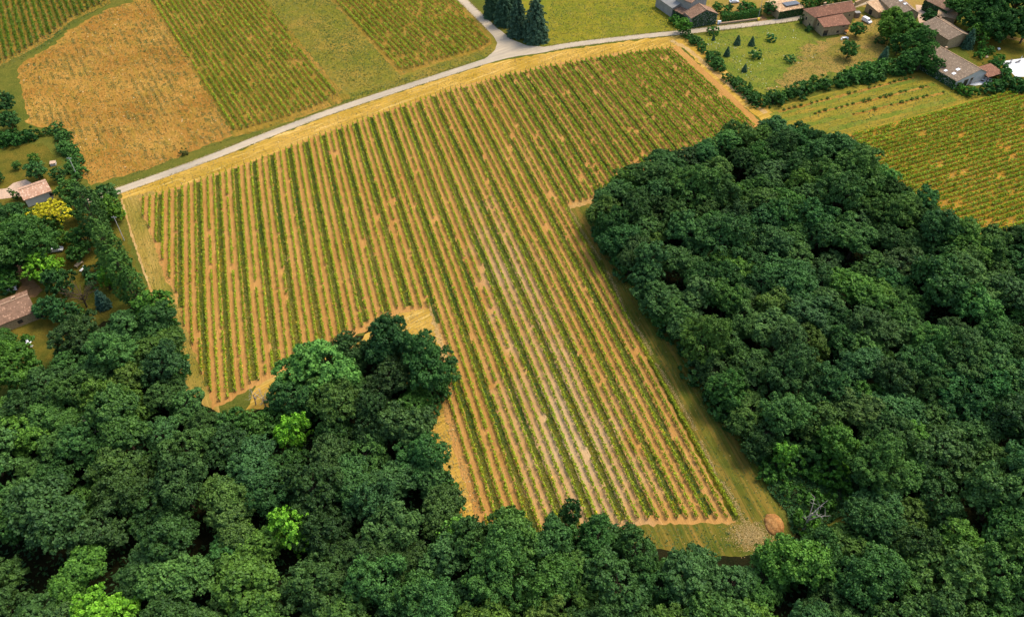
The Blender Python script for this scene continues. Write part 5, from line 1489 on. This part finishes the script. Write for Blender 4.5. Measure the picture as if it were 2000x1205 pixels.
# ivy gable house, lean-to, grey barn, grey block
house('ivy_house', (1334, 24), (1350, 37), (1404, 28), 4.3, 7.0, 'across', T['tile_brown'], T['render'], 'tiled house with its gable fully covered in ivy beside the lane', ivy=('front',), off=0.52)
house('lean_to', (1331, 7), (1312, 18), (1346, 36), 3.4, 5.0, 'mono', T['tile_brown'], T['render'], 'tiled lean-to with ivy wall joined to the ivy gable house', ivy=('front',))
house('grey_barn', (1316, -30), (1280, -6), (1313, 17), 4.2, 6.6, 'along', T['grey_sheet'], T['render'], 'grey sheet-roofed barn behind the lean-to', cat='barn')
house('grey_block', (1326, -10), (1350, 7), (1384, -6), 7.6, 9.4, 'across', T['tile_brown'], T['render'], 'tall grey rendered building behind the ivy gable house')
house('solar_house', (1509, 1), (1522, 24), (1574, 15), 3.4, 4.3, 'along', T['tile_pale'], T['stone'], 'low pale-tiled building with dark solar panel and green wall', hipL=3.0, hipR=3.0, ivy=('front',))
house('tile_shed', (1698, 8), (1716, 25), (1746, 18), 2.8, 4.0, 'mono', T['tile_pale'], T['stone'], 'small stone shed with pale patched tiles behind the van', cat='shed', wins=[('left', 0.4, 0.1, 1.8, 2.0, 'door'), ('front', -1.0, 0.1, 1.6, 2.0, 'door')])
house('skylight_barn', (1734, -5), (1752, 30), (1797, 27), 4.5, 6.5, 'across', T['tile_grey'], T['stone'], 'brown-roofed building with three skylights behind the walnut tree', off=0.62, sky=[(0.75, 0.72, 1.2, 1.4), (0.8, 0.5, 1.2, 1.4), (0.85, 0.3, 1.2, 1.4)])
house('back_house', (1812, -3), (1851, 23), (1882, 15), 4.5, 6.4, 'across', T['tile_brown'], T['render'], 'brown-roofed house with grey gable at the back of the hamlet', ivy=('left',))
house('pale_lean_to', (1812, 17), (1830, 31), (1868, 38), 3.0, 3.7, 'mono', T['tile_pale'], T['stone'], 'pale patched roof between back house and long house')
house('long_house', (1822, 42), (1853, 79), (1898, 70), 4.0, 5.8, 'across', T['tile_grey'], T['stone'], 'long grey-brown tiled house above the big trees', off=0.55, wins=[('left', -1, 0.9, 1.0, 1.2), ('left', 3, 0.9, 1.0, 1.4)], chimney=[(2.5, 7.0, -0.3)])
house('skylight_house', (1849, 88), (1869, 160), (1930, 142), 3.4, 5.8, 'across', T['tile_grey'], T['plaster'], 'big grey-tiled house with white skylights and glazed gable', off=0.7, ivy=('left',),
      sky=[(0.18, 0.16, 1.3, 1.1), (0.12, 0.3, 1.1, 1.0), (0.42, 0.2, 1.4, 1.1)], wins=[('front', -5.5, 0.1, 2.0, 2.2), ('front', -2.2, 0.1, 2.2, 2.6), ('front', 0.6, 0.1, 1.3, 2.6)], chimney=[(4.3, 6.5, 0.2)])
house('white_house', (34, 368), (46, 392), (101, 373), 2.9, 4.5, 'along', T['tile_pink'], T['plaster'], 'white-walled bungalow with pink tiled roof beside the pale terrace', wins=[('front', 3.6, 1.0, 1.1, 1.1), ('right', 0.5, 1.0, 1.0, 1.1)])
house('tiled_house', (-68, 612), (-50, 655), (70, 608), 3.0, 5.2, 'along', T['tile_brown'], T['stone'], 'long house with speckled brown tiled roof in the shady garden', wins=[('front', 7.5, 0.1, 1.6, 2.2, 'door'), ('front', 3.0, 0.9, 1.2, 1.2)], chimney=[(4.0, 0.8, 0.2)])

# solar panel field on the low roof
pr = empty('solar_array', P(1545, 8, 4.2), math.atan2((P(1574, 15, 4) - P(1522, 24, 4)).y, (P(1574, 15, 4) - P(1522, 24, 4)).x))
for i in range(4):
    box_obj('panel', (-3.4 + i * 1.72, -1.6, 0.16), (-3.4 + i * 1.72 + 1.66, 1.6, 0.22), M['panel'], pr)
box_obj('mounting_rail', (-3.4, -1.2, 0.0), (3.5, -1.1, 0.16), M['metal'], pr)
tag(pr, 'dark solar panels on the pale low roof', 'solar panel')
# open porch of the skylight house
pc = P(1925, 152, 0)
po = empty('porch', (pc.x, pc.y, 0), math.atan2((P(1930, 142) - P(1869, 160)).y, (P(1930, 142) - P(1869, 160)).x))
slab('roof_slope', [(-3.6, -3.2, 2.5), (4.6, -3.2, 2.5), (4.6, 3.4, 3.2), (-3.6, 3.4, 3.2)], M['tile_red'], po)
for x in (-3.2, 4.2):
    box_obj('post', (x - 0.12, -3.0, 0.05), (x + 0.12, -2.76, 2.4), M['wood'], po)
tag(po, 'brown tiled open porch at the end of the skylight house', 'porch')
sheet('patio', PP([(1884, 165), (1900, 158), (1922, 150), (1936, 154), (1938, 163), (1905, 168)]), 0.05, M['white_paving'], amp=0.05, step=1)

# clipped hedge by the lane
def leaf_box(name, px, w, h, label, tint, mat='leaf', per=34):
    ln = resample(smooth_line(PP(px)), 0.4)
    L = len(ln) * 0.4
    N = int(L * (w + 2 * h) * per)
    i = RNG.random(N) * (len(ln) - 1.01)
    a = ln[i.astype(int)]; b = ln[i.astype(int) + 1]
    p = a + (b - a) * (i % 1)[:, None]
    t = unit(b - a); nn = np.stack([-t[:, 1], t[:, 0]], 1)
    q = RNG.random(N) * (w + 2 * h)
    top = q < w; sd = np.where(q < w + h, 1, -1)
    o = np.where(top, q - w / 2, sd * w / 2); z = np.where(top, h, RNG.random(N) * h)
    lump = 0.12 * patch_noise(p, 2.0, RNG)
    cen = np.c_[p + nn * (o * (1 + lump))[:, None], z * (1 + lump * 0.6)] + RNG.normal(size=(N, 3)) * 0.07
    cen[:, 2] = np.maximum(cen[:, 2], 0.05)
    nor = np.c_[nn * np.where(top, 0, sd)[:, None], np.where(top, 1.0, 0.3)] + RNG.normal(size=(N, 3)) * 0.5
    org = ln[0]
    root = empty(name, (org[0], org[1], 0))
    cen[:, :2] -= org
    c = link('foliage', quad_mesh(name, leaf_quads(cen, nor, 0.19 * (0.6 + 0.8 * RNG.random(N)), RNG, 0.85), RNG.random(N), M[mat]), parent=root)
    c.color = (*tint, 1)
    V, F = [], []
    for k in range(0, len(ln), 3):
        e = ln[k] - org
        tube_into(V, F, [(e[0], e[1], -0.1), (e[0] + 0.05, e[1], h * 0.8)], [0.06, 0.03], 5)
    tm = bpy.data.meshes.new('hedge_stems'); tm.from_pydata(V, [], F); link('stems', tm, M['bark'], root)
    tag(root, label, 'hedge')


leaf_box('clipped_hedge', [(1407, 42), (1430, 40), (1460, 36), (1484, 30)], 2.2, 3.0, 'tall clipped green hedge on a low wall beside the lane', (0.7, 1.0, 0.42))
wl0 = PP([(1405, 49), (1486, 39)])
ww_ = empty('garden_wall', (*wl0[0], 0), math.atan2(*(wl0[1] - wl0[0])[::-1]))
box_obj('wall', (0, -0.2, 0), (float(np.linalg.norm(wl0[1] - wl0[0])), 0.2, 0.7), M['stone'], ww_)
box_obj('coping', (-0.05, -0.26, 0.7), (float(np.linalg.norm(wl0[1] - wl0[0])) + 0.05, 0.26, 0.8), M['ridge'], ww_)
tag(ww_, 'low pale stone wall under the clipped hedge', 'wall')
wl1 = PP([(1668, 14), (1712, -6)])
w2 = empty('yard_wall', (*wl1[0], 0), math.atan2(*(wl1[1] - wl1[0])[::-1]))
box_obj('wall', (0, -0.25, 0), (float(np.linalg.norm(wl1[1] - wl1[0])), 0.25, 2.0), M['stone'], w2)
box_obj('coping', (-0.05, -0.34, 2.0), (float(np.linalg.norm(wl1[1] - wl1[0])) + 0.05, 0.34, 2.12), M['ridge'], w2)
tag(w2, 'long stone yard wall with pale coping behind the farmhouse', 'wall')

# wire fence along the lane
fl = resample(smooth_line(PP([(1402, 63), (1440, 58), (1487, 52), (1530, 46), (1564, 42)])), 2.6)
fr = empty('wire_fence', (*fl[0], 0))
for q in fl:
    p = link('post', POST, parent=fr); p.location = (q[0] - fl[0][0], q[1] - fl[0][1], 0); p.scale = (1, 1, 0.8)
for z in (0.5, 0.85, 1.2):
    V, F = [], []
    tube_into(V, F, [(q[0] - fl[0][0], q[1] - fl[0][1], z) for q in fl], [0.012] * len(fl), 4)
    me = bpy.data.meshes.new('wire'); me.from_pydata(V, [], F); link('wire', me, M['metal'], fr)
tag(fr, 'post and wire fence between lane and orchard lawn', 'fence')


# poles and posts
def pole(px, py, h, label, mat='concrete', r=0.13, arm=True):
    p = P(px, py, 0)
    root = empty('utility_pole', (p.x, p.y, 0))
    V, F = [], []
    tube_into(V, F, [(0, 0, -0.2), (0, 0, h)], [r, r * 0.65], 8)
    me = bpy.data.meshes.new('shaft'); me.from_pydata(V, [], F); link('shaft', me, M[mat], root)
    if arm:
        box_obj('cross_arm', (-0.7, -0.05, h - 0.5), (0.7, 0.05, h - 0.38), M['metal'], root)
        for x in (-0.6, 0, 0.6):
            V, F = [], []
            tube_into(V, F, [(x, 0, h - 0.38), (x, 0, h - 0.2)], [0.05, 0.03], 6)
            me = bpy.data.meshes.new('insulator'); me.from_pydata(V, [], F); link('insulator', me, M['white'], root)
    tag(root, label, 'pole')


pole(1481, 36, 8.0, 'slim pale pole at the end of the clipped hedge', arm=False, r=0.09)
pole(152, 346, 7.5, 'concrete utility pole beside the garden hedge corner')
pole(243, 470, 9.0, 'pale concrete utility pole between poplars and field path')
pole(1006, 122, 2.2, 'short dark marker post on the verge at the junction', 'wood', 0.12, False)

# earth mound
mp_ = P(1512, 1024, 0)
bm = bmesh.new()
bmesh.ops.create_icosphere(bm, subdivisions=4, radius=1.0)
for v in bm.verts:
    n1 = math.sin(v.co.x * 3 + 1) * math.cos(v.co.y * 2.5) * 0.07 + math.sin(v.co.x * 9 + v.co.y * 7) * 0.03 + math.cos(v.co.y * 17 - v.co.x * 8) * 0.02
    v.co = Vector((v.co.x * 2.1 * (1 + n1), v.co.y * 2.6 * (1 + n1), max(-0.05, v.co.z) * 1.1 * (1 + 2 * n1)))
me = bpy.data.meshes.new('earth_mound'); bm.to_mesh(me); bm.free()
for pgn in me.polygons: pgn.use_smooth = True
mo = link('earth_mound', me, M['mound']); mo.location = (mp_.x, mp_.y, 0)
tag(mo, 'rounded heap of bare orange earth at the lower field corner', 'mound')


# ------------------------------------------------------------------ vehicles
def car(name, px, py, heading, paint, label, van=False, cat='car'):
    p = P(px, py, 0.7)
    root = empty(name, (p.x, p.y, 0), heading)
    Lc, Wc = (4.4, 1.8) if van else (4.1, 1.7)
    side = [(-2.15, 0.35), (-2.2, 0.75), (-2.1, 1.78), (-1.9, 1.88), (0.35, 1.86), (0.75, 1.72), (1.45, 1.12), (2.05, 0.92), (2.2, 0.65), (2.15, 0.35)] if van else \
           [(-2.0, 0.35), (-2.05, 0.8), (-1.75, 1.0), (-1.35, 1.4), (-0.2, 1.48), (0.35, 1.4), (1.0, 0.98), (1.85, 0.82), (2.05, 0.6), (2.0, 0.35)]
    V, F = [], []
    m = len(side)
    for yy in (-1, -0.94, 0.94, 1):
        for x, z in side:
            inn = 0.04 if abs(yy) == 1 else 0
            tap = 0.86 if z > 1.15 else 1.0
            V.append((x * (1 - inn * 0.4), yy * Wc / 2 * tap, z - (inn if z > 0.5 else -inn)))
    for k in range(3):
        for i in range(m):
            j = (i + 1) % m
            F.append((k * m + i, k * m + j, (k + 1) * m + j, (k + 1) * m + i))
    F += [tuple(reversed(range(m))), tuple(range(3 * m, 4 * m))]
    body = mesh_obj('body', V, F, paint, root)
    tw = Wc / 2 * 0.86
    if van:
        ws_ = [(0.80, -tw + 0.1, 1.72), (1.44, -tw + 0.06, 1.18), (1.44, tw - 0.06, 1.18), (0.80, tw - 0.1, 1.72)]
    else:
        ws_ = [(0.42, -tw + 0.1, 1.40), (0.98, -tw + 0.06, 1.03), (0.98, tw - 0.06, 1.03), (0.42, tw - 0.1, 1.40)]
    mesh_obj('windscreen', [(x + 0.02, y, z + 0.03) for x, y, z in ws_], [(0, 1, 2, 3)], M['dark'], root)
    z0, z1 = (1.22, 1.66) if van else (1.05, 1.36)
    xa, xb = (0.1, 0.95) if van else (-1.2, 0.5)
    for sgn in (-1, 1):
        yb = sgn * (tw + 0.03)
        mesh_obj('side_window', [(xa, yb, z0), (xb, yb, z0), (xb - 0.3, yb, z1), (xa, yb, z1)], [(0, 1, 2, 3)], M['dark'], root)
        box_obj('headlight', (2.02 if van else 1.86, sgn * 0.6 - 0.18, 0.62), (2.16 if van else 2.03, sgn * 0.6 + 0.18, 0.78), M['skylight'], root)
    if not van:
        mesh_obj('rear_window', [(-1.72, -tw + 0.1, 1.05), (-1.38, -tw + 0.14, 1.39), (-1.38, tw - 0.14, 1.39), (-1.72, tw - 0.1, 1.05)], [(0, 1, 2, 3)], M['dark'], root)
    for x in (-1.3, 1.3):
        for sgn in (-1, 1):
            V, F = [], []
            tube_into(V, F, [(x, sgn * (Wc / 2 - 0.16), 0.31), (x, sgn * (Wc / 2 + 0.03), 0.31)], [0.31, 0.31], 14)
            w = bpy.data.meshes.new('wheel'); w.from_pydata(V, [], F); wo_ = link('wheel', w, M['tyre'], root)
            V, F = [], []
            tube_into(V, F, [(x, sgn * (Wc / 2 + 0.03), 0.31), (x, sgn * (Wc / 2 + 0.045), 0.31)], [0.18, 0.17], 12)
            w = bpy.data.meshes.new('rim'); w.from_pydata(V, [], F); link('rim', w, M['metal'], wo_)
    tag(root, label, cat)
    return root


car('van', 1693, 41, math.radians(-62), M['white'], 'white delivery van parked on the grass beside the farmhouse', True, 'van')
car('parked_car', 1914, 68, math.radians(5), M['red'], 'red car half hidden behind the dark cypress')
car('parked_car', 1434, 3, math.radians(10), M['white'], 'pale car with yellow panels behind the clipped hedge')
car('parked_car', 108, 487, math.radians(15), M['white'], 'white car parked under the trees of the shady garden')


# ------------------------------------------------------------------ small things
def simple(name, px, py, label, cat, parts, rz=0.0, z=0.0):
    p = P(px, py, z)
    root = empty(name, (p.x, p.y, z), rz)
    for (nm, lo, hi, mt) in parts:
        box_obj(nm, lo, hi, M[mt], root)
    tag(root, label, cat)
    return root


simple('box_trailer', 27, 567, 'small white box trailer on the dirt drive by the tiled house', 'trailer',
       [('body', (-1.2, -0.7, 0.45), (1.2, 0.7, 1.35), 'white'), ('tailgate', (1.2, -0.66, 0.5), (1.26, 0.66, 1.3), 'dark'), ('drawbar', (-2.1, -0.05, 0.45), (-1.2, 0.05, 0.53), 'metal'),
        ('wheel', (-0.3, -0.86, 0.0), (0.3, -0.7, 0.6), 'tyre'), ('wheel', (-0.3, 0.7, 0.0), (0.3, 0.86, 0.6), 'tyre')], 0.25)


def table(px, py, label, mt='timber', rz=0.3, w=1.8, d=0.9):
    simple('garden_table', px, py, label, 'table', [('top', (-w / 2, -d / 2, 0.7), (w / 2, d / 2, 0.76), mt)] +
           [('leg', (sx * (w / 2 - 0.1) - 0.04, sy * (d / 2 - 0.1) - 0.04, 0), (sx * (w / 2 - 0.1) + 0.04, sy * (d / 2 - 0.1) + 0.04, 0.7), mt) for sx in (-1, 1) for sy in (-1, 1)], rz)


def lounger(px, py, label, rz, cmat='cushion', fmat='white', group=None):
    r = simple('lounger', px, py, label, 'lounger', [('frame', (-1.0, -0.35, 0.28), (0.9, 0.35, 0.34), fmat), ('cushion', (-1.0, -0.32, 0.34), (0.25, 0.32, 0.42), cmat)] +
               [('leg', (x - 0.04, y - 0.04, 0), (x + 0.04, y + 0.04, 0.28), fmat) for x in (-0.85, 0.75) for y in (-0.28, 0.28)], rz)
    slab('backrest', [(0.25, -0.32, 0.36), (0.25, 0.32, 0.36), (0.95, 0.32, 0.85), (0.95, -0.32, 0.85)], M[cmat], r, 0.08)
    if group: r['group'] = group
    return r


def chair(px, py, label, rz, mt='white', group=None):
    r = simple('garden_chair', px, py, label, 'chair', [('seat', (-0.24, -0.24, 0.42), (0.24, 0.24, 0.47), mt), ('backrest', (-0.24, 0.2, 0.47), (0.24, 0.25, 0.95), mt)] +
               [('leg', (x - 0.025, y - 0.025, 0), (x + 0.025, y + 0.025, 0.42), mt) for x in (-0.2, 0.2) for y in (-0.2, 0.2)], rz)
    if group: r['group'] = group
    return r


# pool on its white paving
sheet('pool_paving', PP([(1953, 121), (2010, 113), (2040, 150), (1984, 151)]), 0.06, M['white_paving'], amp=0.0)
pq = PP([(1972, 133), (2030, 124), (2036, 149), (1986, 149)])
o = sheet('pool', pq, 0.16, M['pool'], kind='', amp=0.0)
del o['kind']
tag(o, 'white covered swimming pool set in white paving', 'pool')
lounger(1970, 126, 'grey cushioned sun lounger on the white paving, nearer the shrub corner', 0.4)
lounger(1987, 123, 'grey cushioned sun lounger next to the parasol stem', 0.4)
chair(1975, 120, 'small dark garden chair on the white pool paving', 0.3, 'cushion')


def parasol(px, py, label, mt, closed=False, h=2.4, r=1.4):
    p = P(px, py, 0)
    root = empty('parasol', (p.x, p.y, 0))
    V, F = [], []
    tube_into(V, F, [(0, 0, 0), (0, 0, h)], [0.035, 0.03], 6)
    me = bpy.data.meshes.new('stem'); me.from_pydata(V, [], F); link('stem', me, M['metal'], root)
    rr = 0.16 if closed else r
    V = [(0, 0, h + 0.05)] + [(math.cos(k * math.pi / 4) * rr, math.sin(k * math.pi / 4) * rr, h - (1.3 if closed else 0.5)) for k in range(8)]
    V += [(v[0] * 0.99, v[1] * 0.99, v[2] - 0.05) for v in V]
    F = [(0, k + 1, (k + 1) % 8 + 1) for k in range(8)] + [(9, 9 + (k + 1) % 8 + 1, 9 + k + 1) for k in range(8)] + [(k + 1, 9 + k + 1, 9 + (k + 1) % 8 + 1, (k + 1) % 8 + 1) for k in range(8)]
    me = bpy.data.meshes.new('canopy'); me.from_pydata(V, [], F); link('canopy', me, M[mt], root)
    box_obj('base', (-0.3, -0.3, 0), (0.3, 0.3, 0.1), M['concrete'], root)
    tag(root, label, 'parasol')


parasol(1992, 120, 'closed white parasol on the pool paving', 'white', True)
parasol(62, 676, 'open white parasol on the shady lawn by the tiled house', 'white', r=0.95)
parasol(1651, 67, 'small orange parasol at the farmhouse wing', 'orange', r=0.9, h=1.9)
table(1649, 77, 'white garden table on the lawn below the farmhouse wing', 'white', 0.2, 2.2, 1.0)
chair(1643, 79, 'white garden chair left out beside the white lawn table', 0.5)
chair(1655, 78, 'second white chair, between lawn table and drooping tree', -0.5)
table(155, 519, 'pale timber table with slats in the shady garden', 'timber', 1.2, 2.4, 1.2)
lounger(162, 527, 'white garden lounger in front of the timber table', 1.3, 'white', 'timber')
chair(93, 461, 'white garden chair beside the very large spreading tree', 0.5)
chair(95, 463, 'second white garden chair near the yellowish shrub tree', 1.2)
simple('bin', 1481, 41, 'yellow recycling bin at the end of the garden wall', 'bin', [('body', (-0.4, -0.35, 0.05), (0.4, 0.35, 1.05), 'yellow'), ('lid', (-0.43, -0.4, 1.05), (0.43, 0.38, 1.13), 'yellow'), ('wheel', (-0.45, 0.2, 0.0), (-0.4, 0.38, 0.2), 'tyre'), ('wheel', (0.4, 0.2, 0.0), (0.45, 0.38, 0.2), 'tyre')])
simple('meter_cabinet', 1404, 48, 'small white cabinet at the foot of the ivy gable', 'cabinet', [('body', (-0.7, -0.3, 0.0), (0.7, 0.3, 1.5), 'white'), ('door', (-0.6, -0.34, 0.15), (0.6, -0.3, 1.35), 'skylight')], 0.1)
simple('hot_tub', 1915, 156, 'round-cornered white hot tub with dark cover on the patio', 'hot tub', [('shell', (-1.0, -1.0, 0.06), (1.0, 1.0, 0.85), 'white'), ('cover', (-1.04, -1.04, 0.85), (1.04, 1.04, 0.95), 'cushion'), ('step', (-0.5, -1.5, 0.06), (0.5, -1.0, 0.35), 'wood')])
simple('garden_bench', 1927, 114, 'small pale garden seat in the bed behind the long roof', 'seat', [('seat', (-0.6, -0.25, 0.4), (0.6, 0.25, 0.47), 'timber'), ('backrest', (-0.6, 0.2, 0.47), (0.6, 0.26, 0.9), 'timber'), ('leg', (-0.55, -0.2, 0), (-0.47, 0.2, 0.4), 'timber'), ('leg', (0.47, -0.2, 0), (0.55, 0.2, 0.4), 'timber')], 0.4)
simple('stone_planter', 1950, 98, 'white planter on the side lawn', 'planter', [('bowl', (-0.4, -0.4, 0.25), (0.4, 0.4, 0.7), 'white'), ('foot', (-0.2, -0.2, 0), (0.2, 0.2, 0.25), 'white')])
simple('wellhead', 105, 322, 'pale stone wellhead beside the garden hedge', 'wellhead', [('ring', (-0.8, -0.8, 0), (0.8, 0.8, 0.9), 'plaster'), ('cover', (-0.9, -0.9, 0.9), (0.9, 0.9, 1.0), 'paving')], 0.3)
simple('porch_shed', 1672, 34, 'small grey shed against the farmhouse end wall', 'shed', [('wall', (-1.0, -0.9, 0), (1.0, 0.9, 2.1), 'wood'), ('roof', (-1.15, -1.05, 2.1), (1.15, 1.05, 2.22), 'grey_sheet')], 0.1)
